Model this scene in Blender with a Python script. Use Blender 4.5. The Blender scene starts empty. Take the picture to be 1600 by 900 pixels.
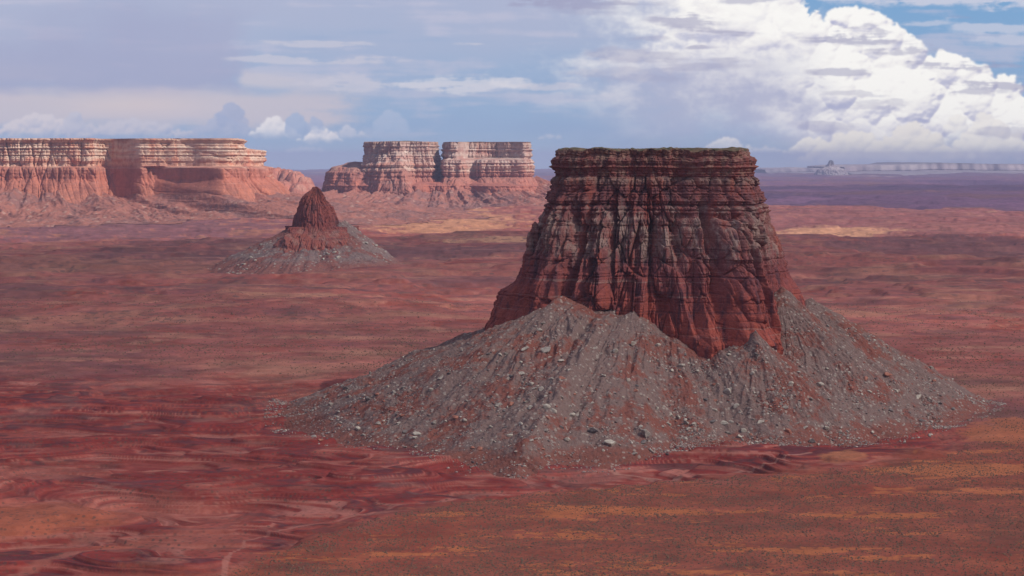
import bpy, math, time
T0 = time.time()
import numpy as np

# ------------------------------------------------------------------ camera, sky, sun, exposure
SC = bpy.context.scene
H = 320.0            # eye height over the plain
F = 3200.0           # focal length in pixels of a 1600 px wide picture
EYE = 248.0          # picture row of eye level
PITCH = math.atan((450 - EYE) / F)
cam_d = bpy.data.cameras.new('camera')
cam_d.sensor_width = 36.0
cam_d.lens = F / 1600 * 36
cam_d.clip_start = 5.0
cam_d.clip_end = 200000.0
cam = bpy.data.objects.new('camera', cam_d)
SC.collection.objects.link(cam)
cam.location = (0, 0, H)
cam.rotation_euler = (math.pi / 2 - PITCH, 0, 0)
SC.camera = cam

SUN = np.array([0.64, -0.42, 0.64]); SUN /= np.linalg.norm(SUN)
SUN_EL = math.asin(SUN[2]); SUN_ROT = math.atan2(SUN[0], SUN[1])
sun_d = bpy.data.lights.new('sun', 'SUN')
sun_d.energy = 5.0
sun_d.angle = math.radians(0.6)
sun_d.color = (1.0, 0.93, 0.84)
sun = bpy.data.objects.new('sun', sun_d)
SC.collection.objects.link(sun)
import mathutils
sun.rotation_euler = mathutils.Vector((-SUN[0], -SUN[1], -SUN[2])).to_track_quat('-Z', 'Y').to_euler()

SC.view_settings.view_transform = 'Standard'
SC.view_settings.look = 'None'
SC.view_settings.gamma = 1.0
SC.view_settings.use_curve_mapping = False
SC.view_settings.exposure = 0.0
SC.cycles.max_bounces = 4
SC.cycles.diffuse_bounces = 2
SC.cycles.transparent_max_bounces = 12
SC.cycles.volume_bounces = 0


# ------------------------------------------------------------------ node helper
class Tree:
    def __init__(self, nt):
        self.nt = nt
        nt.nodes.clear()

    def node(self, kind, **props):
        n = self.nt.nodes.new(kind)
        for k, v in props.items():
            setattr(n, k, v)
        return n

    def put(self, sock, v):
        if isinstance(v, V):
            self.nt.links.new(v.s, sock)
        elif isinstance(v, (tuple, list)):
            v = list(v)
            n = len(sock.default_value)
            if n == 4 and len(v) == 3:
                v.append(1.0)
            sock.default_value = v
        else:
            sock.default_value = v

    def m(self, op, a, b=None, c=None, clamp=False):
        n = self.node('ShaderNodeMath', operation=op, use_clamp=clamp)
        self.put(n.inputs[0], a)
        if b is not None: self.put(n.inputs[1], b)
        if c is not None: self.put(n.inputs[2], c)
        return V(self, n.outputs[0])

    def comb(self, x, y, z=0.0):
        n = self.node('ShaderNodeCombineXYZ')
        for i, q in enumerate((x, y, z)): self.put(n.inputs[i], q)
        return V(self, n.outputs[0])

    def sep(self, v):
        n = self.node('ShaderNodeSeparateXYZ')
        self.put(n.inputs[0], v)
        return [V(self, o) for o in n.outputs]

    def noise(self, vec, scale=1.0, detail=4.0, rough=0.55, dist=0.0, lac=2.0):
        n = self.node('ShaderNodeTexNoise')
        self.put(n.inputs['Vector'], vec)
        n.inputs['Scale'].default_value = scale
        n.inputs['Detail'].default_value = detail
        n.inputs['Roughness'].default_value = rough
        n.inputs['Lacunarity'].default_value = lac
        n.inputs['Distortion'].default_value = dist
        return V(self, n.outputs['Fac'])

    def voro(self, vec, scale=1.0, detail=0.0, rough=0.5, feature='F1', out='Distance', rand=1.0):
        n = self.node('ShaderNodeTexVoronoi', feature=feature)
        self.put(n.inputs['Vector'], vec)
        n.inputs['Scale'].default_value = scale
        if 'Detail' in n.inputs:
            n.inputs['Detail'].default_value = detail
            n.inputs['Roughness'].default_value = rough
        n.inputs['Randomness'].default_value = rand
        return V(self, n.outputs[out])

    def mix(self, f, a, b):
        n = self.node('ShaderNodeMix', data_type='RGBA', clamp_factor=True)
        self.put(n.inputs[0], f); self.put(n.inputs[6], a); self.put(n.inputs[7], b)
        return V(self, n.outputs[2])

    def ramp(self, f, stops, interp='LINEAR'):
        n = self.node('ShaderNodeValToRGB')
        cr = n.color_ramp
        cr.interpolation = interp
        while len(cr.elements) > 1: cr.elements.remove(cr.elements[-1])
        for i, (p, c) in enumerate(stops):
            e = cr.elements[0] if i == 0 else cr.elements.new(p)
            e.position = p
            e.color = tuple(c) + (1.0,) if len(c) == 3 else c
        self.put(n.inputs[0], f)
        return V(self, n.outputs[0])

    def ss(self, x, a, b):
        """smoothstep from a (0) to b (1); works with a > b too"""
        n = self.node('ShaderNodeMapRange', interpolation_type='SMOOTHSTEP', clamp=True)
        self.put(n.inputs[0], x)
        lo, hi, t0, t1 = (a, b, 0.0, 1.0) if a < b else (b, a, 1.0, 0.0)
        for i, q in zip((1, 2, 3, 4), (lo, hi, t0, t1)): n.inputs[i].default_value = q
        return V(self, n.outputs[0])


class V:
    def __init__(self, t, s): self.t, self.s = t, s
    def __add__(self, o): return self.t.m('ADD', self, o)
    __radd__ = __add__
    def __sub__(self, o): return self.t.m('SUBTRACT', self, o)
    def __rsub__(self, o): return self.t.m('SUBTRACT', o, self)
    def __mul__(self, o): return self.t.m('MULTIPLY', self, o)
    __rmul__ = __mul__
    def __truediv__(self, o): return self.t.m('DIVIDE', self, o)


# ------------------------------------------------------------------ numpy noise
rng0 = np.random.RandomState(11)
PERM = rng0.permutation(256); PERM = np.concatenate([PERM, PERM, PERM])
GR3 = rng0.normal(size=(256, 3)); GR3 /= np.linalg.norm(GR3, axis=1)[:, None]
GR2 = np.stack([np.cos(np.arange(256) * 2.39996), np.sin(np.arange(256) * 2.39996)], 1)
RND = rng0.rand(256, 3)


def n2(x, y, seed=0):
    xi = np.floor(x).astype(np.int64); yi = np.floor(y).astype(np.int64)
    xf = x - xi; yf = y - yi
    u = xf * xf * xf * (xf * (xf * 6 - 15) + 10); v = yf * yf * yf * (yf * (yf * 6 - 15) + 10)
    r = 0
    for dx in (0, 1):
        for dy in (0, 1):
            h = PERM[PERM[(xi + dx + seed * 17) & 255] + ((yi + dy + seed * 31) & 255)]
            g = GR2[h]
            r = r + (u if dx else 1 - u) * (v if dy else 1 - v) * (g[..., 0] * (xf - dx) + g[..., 1] * (yf - dy))
    return r * 1.5


def n3(x, y, z, seed=0):
    xi = np.floor(x).astype(np.int64); yi = np.floor(y).astype(np.int64); zi = np.floor(z).astype(np.int64)
    xf = x - xi; yf = y - yi; zf = z - zi
    u = xf * xf * (3 - 2 * xf); v = yf * yf * (3 - 2 * yf); w = zf * zf * (3 - 2 * zf)
    r = 0
    for dx in (0, 1):
        for dy in (0, 1):
            for dz in (0, 1):
                h = PERM[PERM[PERM[(xi + dx + seed * 17) & 255] + ((yi + dy) & 255)] + ((zi + dz) & 255)]
                g = GR3[h]
                r = r + (u if dx else 1 - u) * (v if dy else 1 - v) * (w if dz else 1 - w) * \
                    (g[..., 0] * (xf - dx) + g[..., 1] * (yf - dy) + g[..., 2] * (zf - dz))
    return r * 1.6


def f2(x, y, o=4, seed=0, g=0.5, ridge=False):
    s = 0; a = 1; t = 0
    for i in range(o):
        q = n2(x * 2.03 ** i + i * 7.3, y * 2.03 ** i - i * 3.1, seed + i)
        if ridge: q = 1 - 2 * np.abs(q)
        s = s + a * q; t += a; a *= g
    return s / t


def f3(x, y, z, o=4, seed=0, g=0.5):
    s = 0; a = 1; t = 0
    for i in range(o):
        s = s + a * n3(x * 2.03 ** i + i * 7.3, y * 2.03 ** i, z * 2.03 ** i, seed + i); t += a; a *= g
    return s / t


def worley(x, y, seed=0, wrapx=None):
    """F1, F2, cell random"""
    xi = np.floor(x).astype(np.int64); yi = np.floor(y).astype(np.int64)
    f1 = np.full(x.shape, 9.0); f2_ = np.full(x.shape, 9.0); cid = np.zeros(x.shape)
    for dx in (-1, 0, 1):
        for dy in (-1, 0, 1):
            cx = xi + dx; cy = yi + dy
            hx = cx % wrapx if wrapx else cx
            h = PERM[PERM[(hx + seed * 13) & 255] + ((cy + seed * 7) & 255)]
            px = cx + RND[h, 0]; py = cy + RND[h, 1]
            d = np.hypot(px - x, py - y)
            new = d < f1
            f2_ = np.where(new, f1, np.minimum(f2_, d))
            cid = np.where(new, RND[h, 2], cid)
            f1 = np.where(new, d, f1)
    return f1, f2_, cid


def sst(x, a, b):
    t = np.clip((x - a) / (b - a), 0, 1)
    return t * t * (3 - 2 * t)


def mixc(c, d, f):
    return c * (1 - f[..., None]) + np.asarray(d) * f[..., None]


# ------------------------------------------------------------------ sky
def s2l(r, g, b):
    return np.array([((c / 255 + .055) / 1.055) ** 2.4 for c in (r, g, b)])


def paint_clouds(u0, u1, v0, v1):
    """the cloudscape in the direction of view, computed by code; rows run from v0 down to v1"""
    U, W = np.meshgrid(np.arange(u0, u1, 1.0), np.arange(v0, v1, 1.0))
    wl = f2(U / 330, W / 150, 3, 501); wd = f2(U / 90, W / 45, 5, 502, .58); ws = f2(U / 170, W / 16, 5, 503, .58); wx = f2(U / 420, W / 34, 4, 504, .55)
    fn = f2(U / 26, W / 16, 4, 505, .6)
    g1 = f2(U / 11, W / 9, 3, 521, .6); g2_ = f2(U / 11, W / 9, 3, 522, .6)
    c = np.ones(U.shape + (3,)) * 0
    t = np.clip(W / 262, 0, 1)[..., None]
    c = s2l(126, 168, 210) * (1 - t) + s2l(158, 179, 210) * t
    def lay(col, m):
        nonlocal c
        m = np.clip(m, 0, 1)[..., None]
        c = c * (1 - m) + np.asarray(col) * m
    # veil
    veil = sst(U + wl * 260 + wd * 60, 1330, 900) * sst(W + wd * 30 + wl * 30, 262, 110)
    vt = sst(W + wl * 90 + U * .06 + wd * 20, 10, 230)[..., None]
    lay(s2l(179, 185, 211) * (1 - vt) + s2l(158, 180, 212) * vt, veil * .92)
    lay(s2l(196, 196, 217), sst(wx + .5 * wd + .3 * ws, .0, .45) * .6 * sst(W, 250, 190))
    lay(s2l(152, 175, 209), sst(-wx + .6 * wl + .3 * wd, .05, .45) * sst(U, 380, 520) * sst(U, 1060, 850) * sst(W, 20, 80) * .65)
    lay(s2l(151, 174, 208), sst(U + wd * 60, 800, 850) * sst(U + wd * 90, 1110, 950) * sst(W + wd * 26, 172, 200) * .9)
    lay(s2l(154, 178, 208), sst(W + wd * 20 + wl * 20, 205, 235) * sst(U, 380, 560) * .6)
    # rain slab, cream band
    lay(s2l(198, 199, 214), np.exp(-((W - 112 - ws * 10) / 16) ** 2) * sst(U + wd * 120, 220, 20) * .55)
    sl = sst(U + wd * 50 + fn * 8 + (W - 130) * .2, 400, 340) * sst(W + wd * 34 + wl * 50, 182, 132) * sst(W + wl * 80 + wd * 30 + U * .05, -10, 120)
    lay(s2l(168, 171, 202), sl * .75)
    bd = sst(W + wd * 10 + ws * 6, 128, 156) * sst(W + wd * 16 + ws * 8, 212, 182) * sst(U + wd * 120 + ws * 60, 610, 470)
    lay(s2l(205, 197, 208), bd * .85)
    lay(s2l(216, 203, 206), np.exp(-((W - 164) / 14) ** 2 - ((U - 210) / 110) ** 2) * .6)
    lay(s2l(203, 199, 212), np.exp(-np.abs((W - 124 - ws * 10 - (U - 420) * .06) / 13) ** 3) * sst(U + wd * 20, 366, 384) * sst(U + ws * 70, 560, 450) * .85)

    rng_s = np.random.RandomState(2)
    def streak(cx, cy, rx, ry, col, k, rag=1.3):
        Wd = W + wd * ry * 1.6 + ws * 4 + (U - cx) * rng_s.uniform(-.03, .03)
        env = np.exp(-((U - cx) / rx) ** 2 * .8 - (np.abs(Wd - cy) / (ry * 1.25)) ** 2.2)
        lay(col, sst(env * (1 + (ws * 1.6 + fn * .7 + wd * .8) * rag), .22, .80) * k)
    wh = s2l(222, 219, 227); cr = s2l(206, 204, 218)
    for q in ((700, 134, 95, 9), (800, 128, 36, 10), (860, 135, 40, 6), (735, 68, 28, 3), (500, 70, 70, 4), (540, 132, 60, 12), (440, 95, 70, 5), (560, 96, 70, 5), (1000, 265, 60, 3)):
        streak(*q, wh if q[1] in (134, 128) else cr, .62 if q[2] > 30 else .55)

    # ---- billowing cloud: spheres in front of one another, lit from above
    def billow(pts, radii, depth, col_lo, col_hi, edge=1.0, k=1.0, amb=.0, tone=None, soft=1):
        Hh = np.full(U.shape, -1e3)
        for (cu, cv), r, z in zip(pts, radii, depth):
            a0, a1 = int(max(cu - r - u0, 0)), int(min(cu + r - u0 + 2, U.shape[1]))
            b0, b1 = int(max(cv - r - v0, 0)), int(min(cv + r - v0 + 2, U.shape[0]))
            if a0 >= a1 or b0 >= b1: continue
            uu = U[b0:b1, a0:a1] - cu + wd[b0:b1, a0:a1] * r * .5 + g1[b0:b1, a0:a1] * 4; vv = W[b0:b1, a0:a1] - cv + fn[b0:b1, a0:a1] * r * .35 + g2_[b0:b1, a0:a1] * 4
            q = r * r - uu * uu - vv * vv
            h = np.where(q > 0, np.sqrt(np.maximum(q, 0)) + z, -1e3)
            Hh[b0:b1, a0:a1] = np.maximum(Hh[b0:b1, a0:a1], h)
        mask = (Hh > -900).astype(float)
        Hf = np.where(mask > 0, Hh, np.nan)
        base = np.nanmin(Hf) if np.isfinite(Hf).any() else 0
        Hh = np.where(mask > 0, Hh, base) + 2.2 * fn + .5 * f2(U / 9, W / 7, 3, 511)
        def blur(x, n):
            for _ in range(n):
                x = (x + np.roll(x, 1, 0) + np.roll(x, -1, 0)) / 3; x = (x + np.roll(x, 1, 1) + np.roll(x, -1, 1)) / 3
            return x
        out = 0
        for n, wgt in ((soft * 2, .34), (soft * 7, .33), (soft * 22, .33)):
            hb = blur(Hh, n)
            gy, gx = np.gradient(hb)
            nl = (gx * .25 + gy * .85 + .62) / np.sqrt(gx * gx + gy * gy + 1)
            out = out + wgt * nl
        lit = np.clip(out * .8 + .28 + amb + .10 * wd, 0, 1)
        m = blur(mask, 2)
        m = np.clip(m * (1.1 + fn * .6 * (m < .98)), 0, 1)
        return lit, m

    rs = np.random.RandomState(21)
    rimu = np.array([900, 940, 1000, 1205, 1240, 1262, 1276, 1290, 1335, 1368, 1395, 1440, 1500, 1530, 1570, 1600, 1660, 1800, 2000])
    rimv = np.array([-90, -120, -130, -60, -10, 34, 22, 16, 12, 24, 44, 70, 92, 100, 112, 132, 155, 190, 220])
    pts, rad, dep = [], [], []
    while len(pts) < 2600:
        cu = rs.uniform(900, 1800); cv = rs.uniform(-110, 250)
        rv = np.interp(cu, rimu, rimv)
        d = cv - rv
        if d < 3: continue
        r = min(rs.lognormal(2.25, .62), 44, d * .95 + 2)
        if d < 30 and rs.rand() < .25: continue
        pts.append((cu, cv)); rad.append(r); dep.append(rs.uniform(0, 26) + d * .05)
    lit, m = billow(pts, rad, dep, None, None, soft=1)
    # tone: cream-white where thick and sunlit, lavender-grey toward the lower left
    tone = np.clip(.98 + .75 * wl + .3 * wd + np.clip((U - 1180) / 800, -.45, .30) - np.clip((W - 90) / 330, 0, .8) + .25 * sst(U, 1240, 1420) * sst(W, 40, 130), .0, 1.15)
    k = np.clip(lit * tone, 0, 1)
    stops = np.array([s2l(178, 181, 210), s2l(200, 200, 219), s2l(224, 222, 231), s2l(243, 240, 240), s2l(253, 251, 248)]); xs = [0, .3, .48, .66, .95]
    cc = np.stack([np.interp(k, xs, stops[:, i]) for i in range(3)], -1)
    lft = sst(U + wd * 160 + wl * 260 + fn * 30 - np.abs(W - 30) * .5, 800, 1080)
    low = sst(W + wd * 40 + wl * 30 - sst(U, 1120, 1300) * 75, 215, 120)
    mm = m * lft * low
    soft = sst(U + wd * 60, 1290, 1200)[..., None]
    kw = np.clip(.62 + .9 * wd + .5 * fn + .3 * wl + .25 * sst(W, 90, 10) - .35 * sst(W, 60, 150), 0, 1)
    cw = np.stack([np.interp(kw * .8 + k * .2, xs, stops[:, i]) for i in range(3)], -1)
    cc = cc * (1 - soft * .8) + cw * soft * .8
    mm = np.maximum(mm, lft * low * soft[..., 0] * sst(W + wd*30 + 40 - np.interp(U, rimu, rimv), 0, 30) * .95)
    mm = np.minimum(mm, sst(W - np.interp(U + fn * 22 + wd * 16, rimu, rimv) + fn * 8 + 10, -2, 9))
    c = c * (1 - mm[..., None]) + cc * mm[..., None]
    # grey skirts of rain below the white mass
    sk = sst(U + wd * 80 + wl * 80, 880, 1020) * sst(U + wd * 50, 1330, 1180) * sst(W + wd * 20, 60, 120) * sst(W + wd * 40 + ws * 10 + wl * 40, 240, 160)
    kk = sst(wd + .6 * wl + .4 * fn, -.35, .5)[..., None]
    c = c * (1 - .75 * sk[..., None]) + .75 * sk[..., None] * (s2l(180, 184, 210) * (1 - kk) + s2l(208, 208, 222) * kk)

    # clumps with flat bases: list of (centre, width, height, lo, hi, strength)
    def clump(cx, cy, w, h, lo, hi, k, seed, n=26, tower=1.0, ):
        rs = np.random.RandomState(seed)
        p, r_, d_ = [], [], []
        for _ in range(n * 3):
            x = rs.normal() * .42; x = max(-1, min(1, x))
            top = (1 - abs(x) ** 1.4) ** tower
            y = -rs.uniform(0, 1) * top
            r = max(h * rs.uniform(.10, .30) * (.5 + .6 * top), 2.5)
            p.append((cx + x * w, cy + y * h * .8)); r_.append(r); d_.append(rs.uniform(0, 6))
        lit, m = billow(p, r_, d_, None, None, soft=1)
        m = m * sst(W + ws * 10 + fn * 7, cy + 9, cy - h * .35)
        kk = np.clip(lit * 1.05, 0, 1)[..., None]
        col = np.asarray(lo) * (1 - kk) + np.asarray(hi) * kk
        c[:] = c * (1 - (m * k)[..., None]) + col * (m * k)[..., None]
    B = lambda *q: s2l(*q)
    for q in ((60, 212, 90, 34, B(162, 174, 205), B(214, 208, 218), .95, 1, 40), (200, 214, 130, 30, B(160, 173, 205), B(202, 200, 215), .9, 2, 50), (118, 206, 26, 30, B(160, 173, 206), B(196, 197, 215), .8, 3, 20),
              (345, 214, 60, 34, B(152, 170, 205), B(178, 186, 212), .9, 4, 34), (362, 196, 24, 34, B(150, 167, 203), B(166, 178, 210), .75, 5, 24, .6),
              (430, 212, 40, 28, B(186, 192, 214), B(238, 234, 238), .8, 6, 40), (463, 212, 16, 36, B(148, 170, 208), B(168, 184, 214), .9, 7, 16, .5),
              (500, 220, 34, 24, B(182, 190, 214), B(236, 231, 235), .9, 8, 26), (494, 205, 14, 26, B(152, 172, 208), B(170, 184, 213), .8, 9, 12), (545, 214, 34, 18, B(180, 190, 214), B(214, 212, 224), .6, 10, 18),
              (612, 214, 26, 44, B(158, 182, 214), B(180, 192, 218), .65, 11, 24, .6), (480, 236, 34, 9, B(172, 188, 214), B(205, 205, 220), .5, 12, 14),
              (1135, 234, 42, 20, B(196, 200, 217), B(236, 231, 233), .8, 13, 26), (1196, 237, 28, 10, B(192, 198, 216), B(226, 222, 228), .7, 14, 16), (860, 215, 18, 6, B(180, 190, 214), B(208, 208, 222), .5, 15, 8),
              (1268, 238, 42, 26, B(196, 196, 213), B(246, 240, 234), .9, 16, 34), (1330, 250, 80, 46, B(196, 197, 214), B(243, 237, 231), .9, 17, 60), (1430, 250, 74, 56, B(192, 194, 213), B(240, 234, 229), .9, 18, 60),
              (1545, 250, 66, 70, B(196, 197, 215), B(244, 239, 235), .9, 19, 60), (1660, 250, 70, 60, B(196, 197, 215), B(240, 235, 232), .9, 20, 50), (1492, 205, 22, 28, B(205, 205, 219), B(246, 242, 238), .9, 22, 16)):
        clump(*q)
    lay(s2l(190, 194, 214), sst(W + wd * 14, 232, 262) * sst(U, 1150, 1260) * .6)
    # dark drawn-out streaks in front
    dk = s2l(160, 160, 191)
    for q in ((880, 3, 115, 12, .9), (1170, 3, 40, 6, .8), (1072, 35, 55, 8, .9), (1110, 53, 55, 6, .9), (1086, 73, 32, 4.5, .9), (1325, 61, 72, 10, .95), (1368, 51, 24, 9, .7), (1410, 80, 55, 6, .8),
              (1480, 103, 90, 6, .85), (1312, 115, 46, 4.5, .8), (1540, 134, 80, 6, .9), (1510, 144, 50, 5, .75), (1340, 147, 44, 4, .5), (1100, 103, 80, 8, .55), (985, 88, 60, 13, .6), (1290, 200, 40, 8, .55),
              (1560, 206, 50, 8, .5), (985, 118, 90, 9, .4), (1370, 163, 46, 7, .45), (1500, 28, 20, 2, .3), (925, 20, 60, 5, .4), (1010, 60, 30, 4, .5)):
        streak(*q[:4], dk, q[4] * .72, 1.2)
    for q in ((1540, 4, 300, 9, .9), (1440, 36, 40, 5, .6), (1555, 48, 80, 8, .7), (1575, 66, 60, 7, .5)):
        streak(*q[:4], s2l(204, 208, 225), q[4], 1.0)
    lay(s2l(178, 198, 220), sst(W + wd * 8, 205, 258) * (.6 - .4 * sst(U, 1180, 1260)))
    return c


def build_world():
    w = bpy.data.worlds.new('World')
    SC.world = w
    w.use_nodes = True
    w.cycles.sampling_method = 'MANUAL'; w.cycles.sample_map_resolution = 512
    S = 0.10
    u0, u1, v0, v1 = -400, 2000, -130, 280
    c = paint_clouds(u0, u1, v0, v1)[::-1] / S            # image rows start at the bottom
    img = bpy.data.images.new('cloudscape', c.shape[1], c.shape[0], float_buffer=True, is_data=True)
    px = np.ones(c.shape[:2] + (4,), np.float32); px[..., :3] = c
    img.pixels.foreach_set(px.ravel()); img.update()
    t = Tree(w.node_tree)
    d = V(t, t.node('ShaderNodeTexCoord').outputs['Generated'])
    x, y, z = t.sep(d)
    yy = t.m('MAXIMUM', y, 0.05)
    u = (x / yy * F + (800 - u0)) / (u1 - u0)
    v = (z / yy * F + (v1 - EYE)) / (v1 - v0)
    it = t.node('ShaderNodeTexImage', extension='EXTEND', interpolation='Cubic')
    it.image = img
    t.put(it.inputs[0], t.comb(u, v))
    nish = t.node('ShaderNodeTexSky', sky_type='NISHITA', sun_disc=False)
    nish.sun_elevation = SUN_EL; nish.sun_rotation = SUN_ROT; nish.altitude = 1500
    nz = V(t, nish.outputs[0])
    # the rest of the dome: broken cloud over clear sky
    other = t.noise(d, 2.2, 4, 0.55)
    cl = t.mix(t.ss(other, 0.40, 0.60) * 0.8, nz, (AMB[0] / S, AMB[1] / S, AMB[2] / S))
    win = t.ss(u, 0.0, 0.06) * t.ss(u, 1.0, 0.94) * t.ss(v, 1.0, 0.85) * t.ss(y, 0.05, 0.3)
    col = t.mix(win, cl, V(t, it.outputs[0]))
    bg = t.node('ShaderNodeBackground')
    t.put(bg.inputs[0], col)
    bg.inputs[1].default_value = S
    out = t.node('ShaderNodeOutputWorld')
    t.nt.links.new(bg.outputs[0], out.inputs[0])


AMB = (.255, .25, .375)       # radiance of the cloud outside the picture
build_world()


# ------------------------------------------------------------------ places read off the photograph
def slope_at(py):
    v = (450 - py) / F
    return (v * math.cos(PITCH) - math.sin(PITCH)) / (math.cos(PITCH) + v * math.sin(PITCH))


def z_at(py, Y): return H + slope_at(py) * Y
def x_at(px, Y): return (px - 800) / F * Y * 1.0
def ground_at(px, py, z=0.0):
    Y = (z - H) / slope_at(py)
    return np.array([x_at(px, Y * math.cos(PITCH) + (H - z) * math.sin(PITCH)), Y])


# ------------------------------------------------------------------ mesh helpers
COL = SC.collection


def mesh_obj(name, verts, faces, mat=None, parent=None, smooth=False, col=None):
    """faces: (n,3) or (n,4) int array"""
    verts = np.asarray(verts, np.float32); faces = np.asarray(faces, np.int32)
    me = bpy.data.meshes.new(name)
    k = faces.shape[1]
    me.vertices.add(len(verts)); me.vertices.foreach_set('co', verts.ravel())
    me.loops.add(faces.size); me.loops.foreach_set('vertex_index', faces.ravel())
    me.polygons.add(len(faces))
    me.polygons.foreach_set('loop_start', np.arange(0, faces.size, k, dtype=np.int32))
    me.polygons.foreach_set('loop_total', np.full(len(faces), k, np.int32))
    me.update(calc_edges=True)
    if smooth: me.shade_smooth()
    if col is not None:
        at = me.attributes.new('tint', 'FLOAT_COLOR', 'POINT')
        c = np.ones((len(verts), 4), np.float32); c[:, :3] = col.reshape(-1, 3)
        at.data.foreach_set('color', c.ravel())
    o = bpy.data.objects.new(name, me)
    COL.objects.link(o)
    if mat: me.materials.append(mat)
    if parent: o.parent = parent
    return o


def grid_faces(nr, nc, wrap=False, flip=False):
    i = np.arange(nr - 1)[:, None]; j = np.arange(nc if wrap else nc - 1)[None, :]
    j2 = (j + 1) % nc
    a = i * nc + j; b = i * nc + j2; c = (i + 1) * nc + j2; d = (i + 1) * nc + j
    q = np.stack([a + 0 * b, b, c, d], -1).reshape(-1, 4)
    return q[:, ::-1] if flip else q


def empty(name, loc, label, cat, group=None):
    o = bpy.data.objects.new(name, None)
    COL.objects.link(o); o.location = loc
    o['label'] = label; o['category'] = cat
    if group: o['group'] = group
    return o


def star_radius(poly, c, th):
    """outermost distance from c to the closed polygon along each angle"""
    P = np.asarray(poly, float) - c
    Q = np.roll(P, -1, 0)
    dx, dy = np.cos(th), np.sin(th)
    best = np.zeros_like(th)
    for p, q in zip(P, Q):
        e = q - p
        den = dx * e[1] - dy * e[0]
        den = np.where(np.abs(den) < 1e-9, 1e-9, den)
        t = (p[0] * e[1] - p[1] * e[0]) / den
        s = (p[0] * dy - p[1] * dx) / den
        ok = (t > 0) & (s >= -1e-6) & (s <= 1 + 1e-6)
        best = np.where(ok & (t > best), t, best)
    return best


def smooth_wrap(a, th, w):
    """light smoothing on a uniform angular grid"""
    k = np.arange(-w, w + 1); g = np.exp(-(k / (w / 2.0)) ** 2); g /= g.sum()
    return sum(gi * np.roll(a, ki) for gi, ki in zip(g, k))


def front_angles(nf, nb):
    """angles ccw, dense on the half that faces the camera (around -90 deg)"""
    a = np.linspace(-math.pi * 1.08, math.pi * 0.08, nf, endpoint=False)
    b = np.linspace(math.pi * 0.08, math.pi * 0.92, nb, endpoint=False)
    return np.concatenate([a, b])


def levels_radius(levels, c, th, z):
    """levels: [(z, polygon in metres)], returns R[z, th]"""
    tu = np.linspace(-math.pi, math.pi, 1440, endpoint=False)
    zs = np.array([l[0] for l in levels])
    Rs = []
    for _, poly in levels:
        r = smooth_wrap(star_radius(poly, c, tu), tu, 7)
        Rs.append(np.interp(th, tu, r, period=2 * math.pi))
    Rs = np.array(Rs)
    order = np.argsort(zs); zs = zs[order]; Rs = Rs[order]
    k = np.clip(np.searchsorted(zs, z) - 1, 0, len(zs) - 2)
    f = np.clip((z - zs[k]) / (zs[k + 1] - zs[k]), 0, 1)[:, None]
    return Rs[k] * (1 - f) + Rs[k + 1] * f


def P(pts): return [(x_at(a, Y), Y) for a, Y in pts]


# ------------------------------------------------------------------ materials
def material(name, rough=0.9, spec=0.15):
    m = bpy.data.materials.new(name)
    m.use_nodes = True
    t = Tree(m.node_tree)
    b = t.node('ShaderNodeBsdfPrincipled')
    b.inputs['Roughness'].default_value = rough
    b.inputs['Specular IOR Level'].default_value = spec
    o = t.node('ShaderNodeOutputMaterial')
    t.nt.links.new(b.outputs[0], o.inputs[0])
    return m, t, b


def add_bump(t, b, h, dist, strength=1.0):
    n = t.node('ShaderNodeBump')
    n.inputs['Strength'].default_value = strength
    n.inputs['Distance'].default_value = dist
    t.put(n.inputs['Height'], h)
    t.nt.links.new(n.outputs[0], b.inputs['Normal'])


def geo_pos(t):
    g = t.node('ShaderNodeNewGeometry')
    return V(t, g.outputs['Position'])


def tint_material(name, grain=3.0, amount=0.35, bump=0.6, rough=0.95):
    """albedo from the mesh attribute 'tint', broken up by fine mineral grain"""
    m, t, b = material(name, rough)
    at = t.node('ShaderNodeAttribute', attribute_name='tint')
    p = geo_pos(t)
    n = t.noise(p, 1.0 / grain, 5, 0.65)
    f = (n - 0.5) * (2 * amount) + 1.0
    mul = t.node('ShaderNodeVectorMath', operation='SCALE')
    t.put(mul.inputs[0], V(t, at.outputs['Color'])); t.put(mul.inputs['Scale'], f)
    t.put(b.inputs['Base Color'], V(t, mul.outputs[0]))
    add_bump(t, b, n, bump)
    return m


# ------------------------------------------------------------------ ground
BUTTE = np.array([x_at(1010, 2640), 2640.0])
SPIRE_Y = 6150.0
SPIRE = np.array([x_at(494, SPIRE_Y), SPIRE_Y])


def in_px(x, y):
    """direction and depth of ground points, as picture numbers (used to read colour zones off the map)"""
    Yc = np.maximum(y, 300.0)
    return 800 + x / Yc * F, EYE + H / Yc * F


def edge_y(x):
    return 15500 - 1.05 * np.clip(x, -1500, 3500) + 900 * n2(x / 1700, x * 0 + .3, 5) + 350 * n2(x / 500, x * 0 + .7, 6)


def badland_mask(x, y):
    u, v = in_px(x, y)
    w = f2(x / 260, y / 260, 3, 21) * 60
    up = 585 + np.clip((u - 0) * 0.02, 0, 60) + w * .6
    # lower border with the orange flats
    lo = np.interp(u, [-600, 0, 330, 480, 700, 1000, 1300, 1500, 1700, 2300], [905, 930, 905, 835, 785, 748, 735, 715, 668, 640])
    m = sst(v + 16 * f2(x / 90, y / 90, 3, 23), up - 22, up + 40) * sst(v + 12 * f2(x / 40, y / 40, 3, 24), lo + 16, lo - 14)
    m = m * sst(u, 1560, 1440)
    rr = np.hypot(x - BUTTE[0], (y - BUTTE[1])) 
    return m * np.where((u > 950) & (v < 640), 0.25, 1.0)


def terr(h, k=4.0):
    """terraces with steep risers"""
    f = h - np.floor(h)
    return np.floor(h) + sst(f, 0.5 - .5 / k, 0.5 + .5 / k)


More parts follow.
